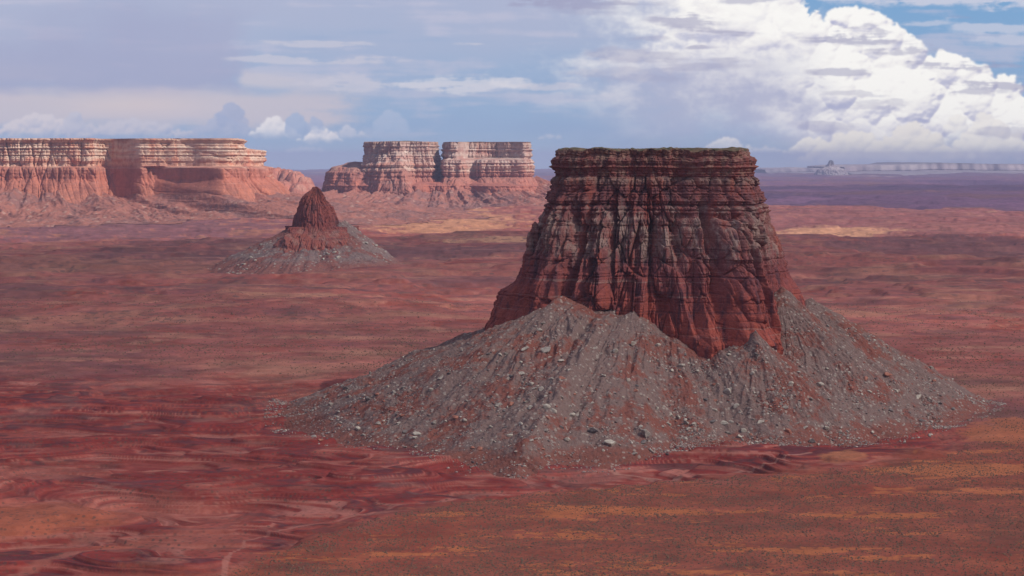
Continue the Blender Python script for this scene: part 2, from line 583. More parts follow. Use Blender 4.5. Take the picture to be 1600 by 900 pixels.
def ground_h(x, y):
    x = np.asarray(x, float); y = np.asarray(y, float)
    r = np.hypot(x, y)
    h = 5.0 * f2(x / 900, y / 900, 3, 1) + 0.9 * f2(x / 90, y / 90, 4, 2)
    h *= sst(r, 600, 1500)
    bm = badland_mask(x, y)
    wx = x + 55 * f2(x / 190, y / 190, 2, 31); wy = y + 55 * f2(x / 190, y / 190, 2, 32)
    q = f2(wx / 420, wy / 210, 4, 3, 0.46)
    band = q * 10 + y * 0.004
    tb = (terr(band, 2.6) - band) * 5.2 + q * 30 + 0.9 * f2(x / 80, y / 80, 3, 9, .5) + 1.5 * (terr(band * 2.2 + 2 * f2(x / 150, y / 150, 2, 19), 2.0) - band * 2.2 - 2 * f2(x / 150, y / 150, 2, 19))
    h = h * (1 - bm * .6) + bm * (tb - 7)
    h = h + sst(y, 2500, 3400) * sst(y, 14000, 9000) * 2.0 * f2(x / 55, y / 55, 5, 13, .6, ridge=True)
    # scarps of the middle distance
    far = sst(y, 3300, 5200)
    q2 = f2(x / 1500, y / 1100, 6, 12, 0.54)
    h = h + far * (terr(q2 * 7, 3.6) * 10 + 3 * f2(x / 160, y / 160, 3, 14))
    # drop from the plateau to the low country
    ed = sst(y - edge_y(x), -60, 650)
    q3 = f2(x / 3600, y / 3600, 5, 17, 0.55)
    h = h * (1 - .4 * ed) - ed * 95 + ed * (terr(q3 * 5, 2.5) * 22 + 14 * f2(x / 700, y / 700, 3, 18))
    return h


def ground_col(x, y, h):
    u, v = in_px(x, y)
    n1 = f2(x / 420, y / 420, 5, 41, .58); nn = f2(x / 130, y / 130, 5, 42, .6); n4 = f2(x / 38, y / 38, 4, 43, .6)
    big = f2(x / 1900, y / 1900, 4, 44, .5)
    shp = x.shape + (3,)
    c = np.ones(shp) * np.array([.325, .125, .098])
    c = mixc(c, (.35, .18, .12), sst(n1 + .5 * nn, -.02, .38) * .8)
    c = mixc(c, (.30, .085, .060), sst(-n1 + .6 * nn, .08, .42) * .9)
    c = mixc(c, (.17, .090, .082), sst(big + .5 * nn, .10, .40) * .75)
    c = mixc(c, (.46, .22, .15), sst(nn + .6 * n4 - .3 * n1, .28, .50) * .7)
    # long dark streaks of scrub following old drainage
    st = f2(x / 520 + y / 2600, y / 300, 4, 46, .55)
    c = mixc(c, (.165, .085, .075), sst(st, .14, .36) * .7)
    c = mixc(c, (.47, .215, .15), sst(-st + .4 * n4, .20, .42) * .6)
    s5 = f2(x / 240 + y / 3000, y / 150, 5, 47, .6)
    c = mixc(c, (.42, .24, .155), sst(s5, .12, .34) * .5 * sst(y, 1800, 2600))
    c = mixc(c, (.20, .085, .085), sst(-s5 + .3 * n4, .14, .36) * .6 * sst(y, 1800, 2600))
    # badlands: bands follow the height of each terrace
    bm = badland_mask(x, y)
    hb = h + .9 * nn + 1.0 * n1
    n5 = f2(x / 70 + h / 9, h / 4.5 + y / 90, 3, 52, .55)
    s1 = n2(hb / 2.3, hb * 0 + .5, 50); s2 = n2(hb / 1.9, hb * 0 + .1, 51)
    b = np.ones(shp) * np.array([.235, .050, .042])
    b = mixc(b, (.31, .092, .070), sst(s1 + .35 * nn, -.0, .45))
    b = mixc(b, (.42, .19, .145), sst(s1 + .6 * s2 + .9 * n1 + .6 * n5, .40, .76) * .8)
    b = mixc(b, (.125, .050, .055), sst(-s1 + .5 * s2 + .4 * nn, .28, .55) * .8)
    b = mixc(b, (.19, .105, .09), sst(nn + .7 * n5, .20, .45) * .6)
    b = mixc(b, (.34, .15, .11), sst(n5 - nn * .6, .15, .4) * .5)
    sc = f2(x / 160 + y / 260, y / 46, 4, 54, .6)
    b = mixc(b, (.105, .045, .048), sst(sc, .26, .40) * .75)
    b = mixc(b, (.40, .185, .14), sst(-sc + .3 * n5, .30, .46) * .6)
    # pale washed flats low at the left
    fl = sst(v + 40 * n1, 700, 760) * sst(u, 430, 330) * sst(n1 + .4 * nn, -.10, .22)
    b = mixc(b, (.37, .145, .105), fl * .7)
    og = sst(u, 260, 120) * sst(v, 770, 800) * sst(nn + n1, -.1, .3)
    b = mixc(b, (.37, .125, .062), og * .6)
    c = mixc(c, (1, 1, 1), bm * 0) * (1 - bm[..., None]) + b * bm[..., None]
    # orange sand flats with dense scrub
    lo = np.interp(u, [-600, 0, 330, 480, 700, 1000, 1300, 1500, 1700, 2300], [905, 930, 905, 835, 785, 748, 735, 700, 640, 625])
    om = sst(v + 22 * nn + 14 * n4, lo - 16, lo + 18)
    e1 = f2(x / 150 + 3, y / 62, 4, 61, .52); e2 = f2(x / 48, y / 24, 4, 62, .55)
    o = np.ones(shp) * np.array([.29, .100, .066])
    o = mixc(o, (.28, .080, .052), sst(f2(x / 330, y / 210, 3, 63), .05, .35) * .8)
    o = mixc(o, (.37, .135, .075), sst(f2(x / 90, y / 60, 5, 64, .6), .0, .32) * .6)
    o = mixc(o, (.16, .075, .055), sst(f2(x / 120 + 5, y / 50, 5, 65, .6), .12, .4) * .6)
    e3 = f2(x / 13, y / 9, 4, 66, .6); e4 = f2(x / 200 + y / 500, y / 75 - x / 400, 4, 67, .6)
    sand = sst(e1 * .7 + .5 * e4 + .5 * e2 + .45 * e3 + .15 * (u - 800) / 900 * 0, .17, .33)
    o = mixc(o, (.46, .175, .078), sand * .9)
    o = mixc(o, (.21, .075, .055), sst(e2 - e1 * .5, .22, .45) * .6)
    c = c * (1 - om[..., None]) + o * om[..., None]
    # sandy tongue right of the butte
    def spot(px, py, rx, ry, colr, k, sd, edge=.5):
        nonlocal c
        q = ((u - px) / rx) ** 2 + ((v - py) / ry) ** 2 + edge * 3.0 * nn + edge * 2.2 * n4 + edge * 2.0 * n1
        c = mixc(c, colr, sst(q, 1.25, .6) * k)
    spot(1590, 672, 75, 22, (.44, .175, .085), .7, 1)
    spot(1480, 738, 120, 13, (.48, .19, .085), .8, 1)
    spot(1320, 718, 40, 9, (.42, .19, .10), .8, 1)
    spot(960, 800, 110, 9, (.46, .175, .078), .8, 1)
    # wash with a pale bed
    for pl, wd, cc in (([(345, 905), (352, 875), (372, 848), (378, 832), (420, 822), (475, 812), (560, 795), (680, 775), (760, 768)], 2.2, (.40, .19, .145)),
                       ([(620, 722), (760, 716), (900, 712), (1060, 736), (1180, 727), (1270, 712)], 1.6, (.42, .24, .18)),
                       ([(0, 905), (120, 870), (260, 862), (330, 858)], 5.0, (.34, .14, .105))):
        pu = np.array([q[0] for q in pl]); pv = np.array([q[1] for q in pl])
        best = np.full(u.shape, 1e9)
        for k in range(len(pl) - 1):
            dx, dy = pu[k + 1] - pu[k], pv[k + 1] - pv[k]
            tt = np.clip(((u - pu[k]) * dx + (v - pv[k]) * dy) / (dx * dx + dy * dy), 0, 1)
            best = np.minimum(best, np.hypot((u - pu[k] - tt * dx) * .35, (v - pv[k] - tt * dy)))
        c = mixc(c, cc, sst(best + 1.5 * nn, wd, wd * .4) * .75)
    # middle distance: pale sand with patches of sunlight painted in, dark flats
    spot(770, 376, 90, 4, (.56, .33, .19), .85, 1)
    spot(690, 345, 120, 17, (.56, .31, .17), .85, 1)
    spot(1310, 363, 120, 4.5, (.56, .33, .19), .85, 1)
    spot(1290, 337, 110, 3, (.50, .21, .14), .5, 1)
    spot(1540, 362, 80, 4, (.50, .21, .15), .5, 1)
    spot(1400, 350, 330, 30, (.25, .12, .115), .6, 1)
    spot(770, 376, 90, 3.5, (.56, .33, .19), .7, 1)
    spot(1310, 363, 100, 3.2, (.56, .33, .19), .8, 1)
    spot(1530, 385, 260, 10, (.20, .105, .10), .7, 1)
    spot(250, 455, 400, 9, (.19, .09, .085), .75, 1)
    spot(640, 395, 260, 6, (.22, .11, .10), .7, 1)
    spot(760, 437, 170, 7, (.20, .10, .095), .6, 1)
    spot(1380, 590, 180, 8, (.17, .075, .07), .7, 1)
    spot(130, 356, 330, 16, (.20, .105, .11), .85, 1)
    spot(120, 410, 300, 12, (.27, .15, .10), .5, 1)
    # low country beyond the plateau's edge, purple of haze and cloud shade painted in
    ed = sst(y - edge_y(x), 0, 700)
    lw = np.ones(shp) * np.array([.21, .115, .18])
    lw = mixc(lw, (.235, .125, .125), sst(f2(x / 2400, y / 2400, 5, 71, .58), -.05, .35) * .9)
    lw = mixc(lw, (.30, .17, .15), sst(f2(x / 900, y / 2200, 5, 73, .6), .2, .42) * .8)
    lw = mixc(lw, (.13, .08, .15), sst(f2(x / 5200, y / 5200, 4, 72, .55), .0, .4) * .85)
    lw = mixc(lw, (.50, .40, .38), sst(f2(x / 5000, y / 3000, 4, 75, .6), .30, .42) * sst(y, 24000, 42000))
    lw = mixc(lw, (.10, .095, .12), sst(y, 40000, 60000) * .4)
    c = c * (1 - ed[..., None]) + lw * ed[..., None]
    lum = c.mean(-1, keepdims=True)
    c = lum + (c - lum) * 1.06
    c = c * np.array([.86, .75, .80])
    return np.clip(c, .012, .9)


def build_ground():
    dense = np.radians(16.5)
    ph = np.concatenate([np.linspace(-math.pi, -1.0, 24, endpoint=False), np.linspace(-1.0, -dense, 70, endpoint=False),
                         np.linspace(-dense, dense, 1300), np.linspace(dense, 1.0, 71)[1:], np.linspace(1.0, math.pi, 24, endpoint=False)[1:]])
    dv = np.concatenate([np.arange(12.8, 110, .42), np.arange(110, 330, .8), np.arange(330, 660, .36), np.arange(660, 690, .6)])
    r = np.concatenate([[0.5, 200, 500, 800, 1100, 1300], (H * F / dv)[::-1]])
    R, A = np.meshgrid(r, ph, indexing='ij')
    x = R * np.sin(A); y = R * np.cos(A)
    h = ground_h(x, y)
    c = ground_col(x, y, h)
    v = np.stack([x, y, h], -1).reshape(-1, 3)
    m, t, b = material('desert_soil', 0.97, 0.08)
    at = t.node('ShaderNodeAttribute', attribute_name='tint')
    p = geo_pos(t)
    X, Y, Z = t.sep(p)
    fine = t.noise(p, 1 / 6.0, 5, 0.68)
    mid = t.noise(p, 1 / 45.0, 5, 0.5)
    # scrub seen as dots, coarser with the ground's own patchiness
    dots = t.voro(p, 1 / 5.5, 0, .5)
    clumps = t.voro(p, 1 / 26.0, 0, .5)
    dens = t.ss(t.noise(t.comb(X, Y, 9.), 1 / 210.0, 4, .6), .40, .60)
    dm = t.ss(dots, 0.34, 0.20) * (dens * .7 + .25) * t.ss(Y, 5200, 2200)
    coarse = t.noise(t.comb(X, Y * .8, 4.0), 1 / 120.0, 6, 0.68)
    f = (fine - 0.5) * 0.8 + (mid - .5) * .9 + (coarse - .5) * 1.5 * t.ss(Y, 1800, 3500) + 1.0
    mul = t.node('ShaderNodeVectorMath', operation='SCALE')
    t.put(mul.inputs[0], V(t, at.outputs['Color'])); t.put(mul.inputs['Scale'], f)
    cc = t.mix(dm * .8, V(t, mul.outputs[0]), (.095, .060, .050))
    cc = t.mix(t.ss(clumps, .40, .22) * (dens * .8 + .1) * t.ss(Y, 3000, 4200) * t.ss(Y, 13000, 8000) * .8, cc, (.12, .068, .065))
    t.put(b.inputs['Base Color'], cc)
    add_bump(t, b, fine + mid * 1.6, 1.0, .8)
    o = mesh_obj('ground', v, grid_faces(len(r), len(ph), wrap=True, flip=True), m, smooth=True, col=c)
    o['kind'] = 'structure'
    o['label'] = 'red and orange desert plain with scrub reaching the horizon'
    return o


build_ground()


# ------------------------------------------------------------------ rock materials
def cliff_material(name, red, pale, dark, bands, grain=4.0, z0=0.0, z1=330.0, streak=14.0, pale_band=(.5, .8), pale_amt=.7, white=.5, bump=1.2, wander=.05):
    """layered sandstone: colour bands by height, desert-varnish streaks and pale weathered patches"""
    m, t, b = material(name, .92, .12)
    p = geo_pos(t)
    X, Y, Z = t.sep(p)
    k = 1.0 / streak
    warp = t.noise(p, k * .35, 4, .55)
    zz = (Z - z0) * (1.0 / (z1 - z0)) + (warp - .5) * wander
    base = t.ramp(zz, bands)
    vs = t.noise(t.comb(X * k, Y * k, Z * (k * .13)), 1.0, 5, .62)             # vertical streaks
    lay = t.noise(t.comb(X * (k * .05), Y * (k * .05), Z * (k * 2.6) + warp * .8), 1.0, 4, .6)  # thin beds
    blot = t.noise(p, k * .9, 6, .62)
    col = t.mix(t.ss(vs, .50, .66) * .75, base, dark)
    col = t.mix(t.ss(vs, .48, .34) * .5, col, red)
    inband = t.ss(zz, pale_band[0] - .06, pale_band[0] + .05) * t.ss(zz, pale_band[1] + .05, pale_band[1] - .05)
    col = t.mix(inband * t.ss(blot + (vs - .5) * .6, .47, .62) * pale_amt, col, pale)
    col = t.mix(t.ss(lay, .60, .70) * white, col, pale)
    col = t.mix(t.ss(lay, .42, .32) * .45, col, dark)
    fine = t.noise(p, 1.0 / grain, 6, .68)
    sc = t.node('ShaderNodeVectorMath', operation='SCALE')
    t.put(sc.inputs[0], col); t.put(sc.inputs['Scale'], (fine - .5) * .9 + 1.0)
    t.put(b.inputs['Base Color'], V(t, sc.outputs[0]))
    add_bump(t, b, fine + vs * .6 + lay * .4, bump, 1.0)
    return m


def talus_material(name, c_grey, c_red, c_pale, grain=2.2, zone=60.0, redz=0.0, bump=1.0):
    m, t, b = material(name, .96, .08)
    p = geo_pos(t)
    X, Y, Z = t.sep(p)
    n1 = t.noise(p, 1 / zone, 5, .6)
    n2_ = t.noise(p, 1 / (zone * .22), 5, .65)
    fine = t.noise(p, 1 / grain, 5, .7)
    rocks = t.voro(p, 1 / (grain * 1.8), 0, .5)
    cellv = t.node('ShaderNodeTexVoronoi'); t.put(cellv.inputs['Vector'], p); cellv.inputs['Scale'].default_value = 1 / (grain * 1.8)
    cr = t.sep(V(t, cellv.outputs['Color']))[0]
    col = t.mix(t.ss(n1 + (n2_ - .5) * .8, .46, .64), c_grey, c_red)
    if redz > 0:
        col = t.mix(t.ss(Z + (n1 - .5) * 34 + (n2_ - .5) * 14, redz, redz * .25) * .85, col, c_red)
    col = t.mix(t.ss(n2_, .55, .7) * .4, col, (.16, .085, .075))
    col = t.mix(t.ss(cr, .78, .86) * t.ss(rocks, .52, .36) * .6, col, c_pale)
    col = t.mix(t.ss(cr, .18, .10) * t.ss(rocks, .55, .36) * .5, col, (.12, .075, .07))
    sc = t.node('ShaderNodeVectorMath', operation='SCALE')
    t.put(sc.inputs[0], col); t.put(sc.inputs['Scale'], (fine - .5) * .7 + 1.0)
    t.put(b.inputs['Base Color'], V(t, sc.outputs[0]))
    add_bump(t, b, fine + rocks * -.8, bump, 1.0)
    return m


RED = (.36, .095, .055); DRED = (.25, .065, .045); BROWN = (.23, .105, .080); GREYB = (.36, .25, .20); DARK = (.085, .045, .048)
m_cliff = cliff_material('sandstone_cliff', (.33, .075, .045), (.35, .250, .215), (.062, .032, .044),
                         [(0.0, (.33, .076, .052)), (.30, (.32, .074, .052)), (.42, (.28, .070, .055)), (.54, (.22, .066, .064)), (.60, (.205, .074, .072)), (.66, (.235, .100, .090)),
                          (.74, (.24, .110, .100)), (.765, (.20, .072, .070)), (.79, (.165, .058, .060)), (.86, (.205, .076, .072)), (.893, (.26, .17, .145)), (.903, (.17, .068, .062)), (1.0, (.17, .08, .066))],
                         grain=3.2, z0=0, z1=331, streak=13, pale_band=(.60, .80), pale_amt=.68, white=.42, bump=1.6)
m_cap = cliff_material('caprock_sandstone', (.24, .07, .055), (.33, .21, .16), (.055, .034, .040),
                       [(0.0, (.19, .064, .060)), (.4, (.23, .080, .072)), (.5, (.155, .058, .058)), (.75, (.22, .092, .080)), (1.0, (.18, .12, .085))],
                       grain=3.0, z0=296, z1=333, streak=9, pale_band=(.1, .9), pale_amt=.55, white=.35, bump=1.6)


def scrub_top_material():
    m, t, b = material('summit_scrub', .95, .1)
    p = geo_pos(t)
    n = t.noise(p, 1 / 9.0, 5, .65)
    t.put(b.inputs['Base Color'], t.mix(t.ss(n, .42, .58), (.17, .115, .075), (.085, .085, .050)))
    add_bump(t, b, n, 1.5)
    return m


m_scrub = scrub_top_material()


# ------------------------------------------------------------------ the great butte
def strata_profile(z, seed, scale=9.0):
    """irregular ledges: for a height returns how far the bed stands out (-1..1)"""
    return np.clip(n2(z / scale, z * 0 + .37, seed) * 1.6, -1, 1)


def build_main_butte():
    c = BUTTE
    L = []
    # outline of the wall at its foot and under the caprock: (column, distance)
    foot = [(765, 2580), (800, 2530), (850, 2502), (905, 2482), (960, 2476), (1020, 2468), (1075, 2452), (1125, 2424), (1182, 2420), (1216, 2446), (1221, 2550)]
    neck = [(872, 2592), (888, 2560), (915, 2546), (950, 2538), (985, 2540), (1020, 2530), (1060, 2532), (1100, 2518), (1150, 2512), (1172, 2524), (1184, 2575)]
    backf = [(1262, 2740), (1150, 2830), (1000, 2860), (850, 2820), (775, 2740)]
    backn = [(1165, 2730), (1100, 2780), (1000, 2795), (900, 2765), (868, 2720)]
    for z_, lx, rx in ((55, 745, 1285), (97, 758, 1273), (129, 768, 1262), (152, 777, 1252), (158, 799, 1247), (170, 815, 1238), (199, 826, 1226), (222, 838, 1214), (240, 847, 1204), (265, 855, 1196), (285, 861, 1187),
                       (297, 866, 1181), (308, 861, 1182), (320, 865, 1177), (326, 873, 1171), (332, 884, 1164)):
        f = min(1, max(0, (z_ - 97) / 195.0)) ** .85
        pts = [(a_ * (1 - f) + b_ * f, c_ * (1 - f) + d_ * f) for (a_, c_), (b_, d_) in zip(foot, neck)]
        pts = [(max(a_, lx + 3 + 5 * i), c_) for i, (a_, c_) in enumerate(pts)]
        pts = [(min(a_, rx - 3 - 4 * (len(pts) - 1 - i)), c_) for i, (a_, c_) in enumerate(pts)]
        bk = [(a_ * (1 - f) + b_ * f, c_ * (1 - f) + d_ * f) for (a_, c_), (b_, d_) in zip(backf, backn)]
        L.append((z_, P([(lx, 2640)] + pts + [(rx, 2640)] + bk)))
    th = front_angles(1900, 260)
    nz = 470
    z = np.linspace(60, 331, nz)
    R = levels_radius(L, c, th, z)
    Z, T = np.meshgrid(z, th, indexing='ij')
    arc = T * 165.0
    bx, by = c[0] + R * np.cos(T), c[1] + R * np.sin(T)
    # wander so joints are not dead straight
    wob = f3(bx / 60, by / 60, Z / 90, 3, 5) * 9
    aw = arc + wob
    lz = 26 * n2(arc / 19, Z * 0 + .4, 77) + 14 * n2(arc / 7, Z * 0 + .8, 78)
    low = sst(Z + lz, 272, 232)           # fluted massive zone, its top edge ragged
    cap = sst(Z, 295, 300)
    mid = (1 - low) * (1 - cap)
    d = np.zeros_like(R)
    # buttresses and chutes
    per = 2 * math.pi * 165
    K = 2 * math.pi
    cx_, cy_ = np.cos(T), np.sin(T)
    side = 1 - .75 * np.abs(np.cos(T)) ** 5     # the outline against the plain keeps its measured shape
    b1 = f3(cx_ * 4.3, cy_ * 4.3, Z / 260, 3, 61, .55)
    d += (np.abs(b1) * 2 - .42) * (17 * low + 8 * mid + 5 * cap) * side
    b2 = f3(cx_ * 9.5 + wob / 60, cy_ * 9.5, Z / 150, 3, 67, .5)
    d += (np.abs(b2) * 2 - .4) * (7 * low + 4 * mid + 2.5 * cap) * side

    def blocks(ncell, hgt, sd, amp, crack, ck, tilt, wx=0.0):
        """angular joint blocks: each cell stands out by its own amount and faces its own way"""
        X_ = (T / K) * ncell + wob * wx; Y_ = Z / hgt
        f1, g2, cid = worley(X_, Y_, sd, wrapx=ncell)
        xl = X_ - np.floor(X_) - .5; yl = Y_ - np.floor(Y_) - .5
        tx = np.sin(cid * 91.7); ty = np.cos(cid * 57.3)
        step = np.floor(cid * 5) / 4 - .5
        return amp * step + tilt * (tx * xl + .5 * ty * yl) - crack * np.exp(-(g2 - f1) * ck)
    d += low * side * blocks(40, 66, 3, 17, 9, 15, 10, .02) * sst(Z, 60, 110)
    d += low * (.4 + .6 * side) * blocks(90, 30, 5, 8, 4.0, 16, 5, .03) - 3 * low * (1 - side)
    d += low * blocks(170, 14, 8, 1.8, 1.2, 9, 1.2, .1)
    # pyramidal buttresses that lean on the foot of the wall
    rb = np.random.RandomState(19)
    for i_ in range(22):
        u_ = -3.0 + i_ * .142 + rb.uniform(-.05, .05); za = rb.uniform(135, 232); wd_ = rb.uniform(.05, .10); am = rb.uniform(8, 17); ln = rb.uniform(-.05, .05)
        fall = np.clip((za - Z) / 60, 0, 1.1)
        dt = np.abs(T - u_ - ln * (Z - za) / 80) / (wd_ * fall + 1e-3)
        d = np.maximum(d, d * .5 + am * side * np.sqrt(fall) * np.clip(1 - dt, -1, 1) - 1.0) * (fall > 0) + d * (fall <= 0)
    # blocks and alcoves of the middle beds
    ncell = 46
    f1, g2, cid = worley((T / K) * ncell + wob / 30, Z / 24 + .3, 14, wrapx=ncell)
    d += mid * ((cid - .5) * 9.0 - 4.5 * np.exp(-(g2 - f1) * 10))
    ncell = 130
    f1, g2, cid = worley((T / K) * ncell, Z / 6.5, 15, wrapx=ncell)
    d += (mid * .9 + cap) * ((cid - .5) * 2.6 - 1.6 * np.exp(-(g2 - f1) * 6))
    # beds
    zw = Z + 1.6 * f3(bx / 70, by / 70, Z / 40, 2, 9)
    bed = strata_profile(zw, 31, 5.2) * 2.0 + strata_profile(zw, 32, 2.1) * 1.0
    d += bed * (.22 * low + 1.05 * mid + 1.4 * cap)
    for zc, wz, amp in ((298, 1.8, 5.0), (256.5, 1.3, 4.4), (263, 1.0, 3.4), (237, .9, 2.0), (176, .9, 2.2), (313, 1.3, 3.2), (193, .8, 1.8), (146, .8, 1.6), (137, .7, 1.2), (276, .9, 2.0), (222, .8, 1.5)):
        d -= amp * np.exp(-((zw - zc) / wz) ** 2)
    # deep chutes that split the wall from rim to foot
    for u_, w_, am, lean in ((-2.28, .030, 13, .08), (-1.93, .016, 10, -.05), (-1.60, .026, 12, .05), (-1.15, .040, 20, .06), (-.92, .020, 13, -.04), (-.70, .030, 16, .05)):
        d -= am * np.exp(-((T - u_ - lean * (Z - 180) / 120 - .03 * f3(Z / 40, Z * 0, T * 0 + u_, 2, 79)) / (w_ * (1.3 - .5 * sst(Z, 120, 280)))) ** 2) * sst(Z, 305, 240)
    d += 2.6 * f3(bx / 24, by / 24, Z / 30, 5, 40, .52)
    d += sst(Z, 300, 320) * 5 * f3(bx / 16, by / 16, Z / 12, 4, 48)
    d += .8 * f3(bx / 7, by / 7, Z / 7, 3, 44)
    # rubble nubs at the foot of the wall
    d += sst(Z, 128, 95) * 6 * (f3(bx / 26, by / 26, Z / 26, 3, 47) + .2)
    edge = sst(np.abs(T), 0, 1) * 0 + 1
    R2 = R + d * edge
    Z = Z + sst(Z, 305, 331) * (3.2 * n2(arc / 34, Z * 0 + .2, 93) + 1.8 * n2(arc / 9, Z * 0 + .6, 94))
    root = empty('butte', (c[0], c[1], 0), 'great flat topped red sandstone butte rising from a grey debris cone', 'butte')
    def piece(name, k0, k1, mat):
        rr = R2[k0:k1]; zz = Z[k0:k1]; tt = T[k0:k1]
        v = np.stack([rr * np.cos(tt), rr * np.sin(tt), zz], -1).reshape(-1, 3)
        return mesh_obj(name, v, grid_faces(k1 - k0, len(th), wrap=True), mat, root)
    kc = int(np.searchsorted(z, 298))
    piece('cliff_face', 0, kc + 1, m_cliff)
    piece('caprock', kc, nz, m_cap)
    # summit: gently domed, rubble and scrub
    s = np.concatenate([np.linspace(1, .85, 26), np.linspace(.84, 0.0, 40)])
    S_, T_ = np.meshgrid(s, th, indexing='ij')
    r = R2[-1][None, :] * S_
    xx, yy = r * np.cos(T_), r * np.sin(T_)
    zt = Z[-1][None, :] * sst(S_, .7, 1) + z[-1] * (1 - sst(S_, .7, 1)) + 1.6 * sst(S_, 1.0, .9) + (1.2 * f2((xx + c[0]) / 14, (yy + c[1]) / 14, 3, 90) + 1.4 * f2((xx + c[0]) / 60, yy / 60, 2, 91)) * sst(S_, 1, .985)
    v = np.stack([xx, yy, zt], -1).reshape(-1, 3)
    mesh_obj('summit', v, grid_faces(len(s), len(th), wrap=True), m_scrub, root)
    return root, th, z, R2


def cid_off(T): return 0.6 * np.sin(T * 9) + .4 * np.sin(T * 23)


butte, B_TH, B_Z, B_R = build_main_butte()

# talus cones
AP = []
for px, py, Y in ((878, 462, 2492), (990, 489, 2476), (1182, 516, 2424), (1223, 452, 2552), (757, 519, 2640), (800, 512, 2540), (1266, 468, 2650), (1130, 553, 2418), (1060, 538, 2448)):
    AP.append((x_at(px, Y), Y, z_at(py, Y)))
AP += [(x_at(1000, 2860), 2860, 150), (x_at(1200, 2780), 2780, 150), (x_at(830, 2790), 2790, 120)]
FOOT = np.array([ground_at(*q) for q in ((440, 656), (475, 674), (560, 694), (640, 706), (720, 722), (790, 735), (860, 722), (950, 716), (1050, 702), (1150, 694), (1260, 690), (1400, 678), (1500, 655), (1545, 622))])
ft = np.arctan2(FOOT[:, 1] - BUTTE[1], FOOT[:, 0] - BUTTE[0]); fr = np.hypot(FOOT[:, 0] - BUTTE[0], FOOT[:, 1] - BUTTE[1])
ft = np.concatenate([ft, [1.0, 2.0]]); fr = np.concatenate([fr, [430, 430]])
oo = np.argsort(ft % (2 * math.pi)); ft = (ft % (2 * math.pi))[oo]; fr = fr[oo]


def talus_h(x, y):
    dx, dy = x - BUTTE[0], y - BUTTE[1]
    r = np.hypot(dx, dy); th = np.arctan2(dy, dx)
    Rf = np.interp(th, ft, fr, period=2 * math.pi)
    Rf = Rf * (1 + .05 * f2(np.cos(th) * 6, np.sin(th) * 6, 3, 120))
    rem = np.maximum(Rf - r, 0)
    acc = 0
    wob = .16 * f2(x / 70, y / 70, 3, 145)
    for i, (ax, ay, az) in enumerate(AP):
        ex, ey = x - ax, y - ay
        ra = math.hypot(ax - BUTTE[0], ay - BUTTE[1]); ux, uy = (ax - BUTTE[0]) / ra, (ay - BUTTE[1]) / ra
        al = ex * ux + ey * uy; la = -ex * uy + ey * ux
        dd = np.hypot(al, la * (1.55 - .35 * sst(np.abs(la), 60, 200)))
        ang = np.arctan2(ey, ex)
        t = dd / (dd + rem + 1e-6)
        ang = ang + wob
        rill = f2(np.cos(ang) * 6 + 3 * i, np.sin(ang) * 6, 4, 130 + i, .6, ridge=True)
        h = az * np.power(np.clip(1 - t, 0, 1), 1.16) + (rill - .2) * 5.5 * sst(dd, 0, 90) * sst(t, 1, .6)
        acc = acc + np.maximum(h, 0) ** 8
    h = acc ** .125
    gul = f2(th * 9 + wob * 2.2, r / 260, 3, 151, .6, ridge=True) * .6 + f2(th * 17 + wob * 4, r / 150, 3, 152, .6, ridge=True) * .4
    h = h + (gul - .35) * 8 * sst(rem, 0, 110) * sst(r, 150, 230)
    keep = sst(rem, 0, 60)
    h = h + (7.5 * f2(x / 52, y / 52, 4, 140, .58) + 1.5 * f2(x / 8, y / 8, 3, 141, .6)) * (.08 + .92 * keep)
    h = h + 2.5 * keep - 1.5
    return h - .6 * np.maximum(r - Rf, 0)


def build_talus():
    th = front_angles(1500, 200)
    s = np.linspace(0, 1, 430)
    tu = np.interp(th % (2 * math.pi), ft, fr, period=2 * math.pi) * 1.09
    kz = int(np.searchsorted(B_Z, 170))
    rin = np.interp(th, np.sort(B_TH), B_R[kz][np.argsort(B_TH)], period=2 * math.pi) - 40
    rin = smooth_wrap(rin, th, 25)
    S_, _ = np.meshgrid(s, th, indexing='ij')
    r = rin[None] + (tu - rin)[None] * S_
    x = BUTTE[0] + r * np.cos(th)[None]; y = BUTTE[1] + r * np.sin(th)[None]
    h = talus_h(x, y)
    g = ground_h(x, y)
    lo = sst(S_, .80, 1.0)
    h = h + g * sst(S_, .45, .85)
    m = talus_material('talus_rubble', (.198, .132, .118), (.215, .078, .060), (.38, .33, .29), grain=2.4, zone=60, redz=9, bump=1.6)
    v = np.stack([x - BUTTE[0], y - BUTTE[1], h], -1).reshape(-1, 3)
    return mesh_obj('talus_slope', v, grid_faces(len(s), len(th), wrap=True, flip=True), m, butte)


build_talus()


def surface_h(x, y):
    dx, dy = x - BUTTE[0], y - BUTTE[1]
    r = np.hypot(dx, dy); th = np.arctan2(dy, dx)
    tu = np.interp(th, ft, fr, period=2 * math.pi) * 1.09
    kz = int(np.searchsorted(B_Z, 170))
    g = ground_h(x, y)
    s = (r - 150) / (tu - 150)
    rin = np.interp(th, np.sort(B_TH), B_R[kz][np.argsort(B_TH)], period=2 * math.pi) - 40
    s = (r - rin) / (tu - rin)
    h = talus_h(x, y) + g * sst(s, .45, .85)
    return np.where(s < 1, np.maximum(h, g), g)


GX0, GX1, GY0, GY1, GS = BUTTE[0] - 560, BUTTE[0] + 560, BUTTE[1] - 520, BUTTE[1] + 240, 2.0
_gx, _gy = np.meshgrid(np.arange(GX0, GX1, GS), np.arange(GY0, GY1, GS))
GRID = surface_h(_gx, _gy)


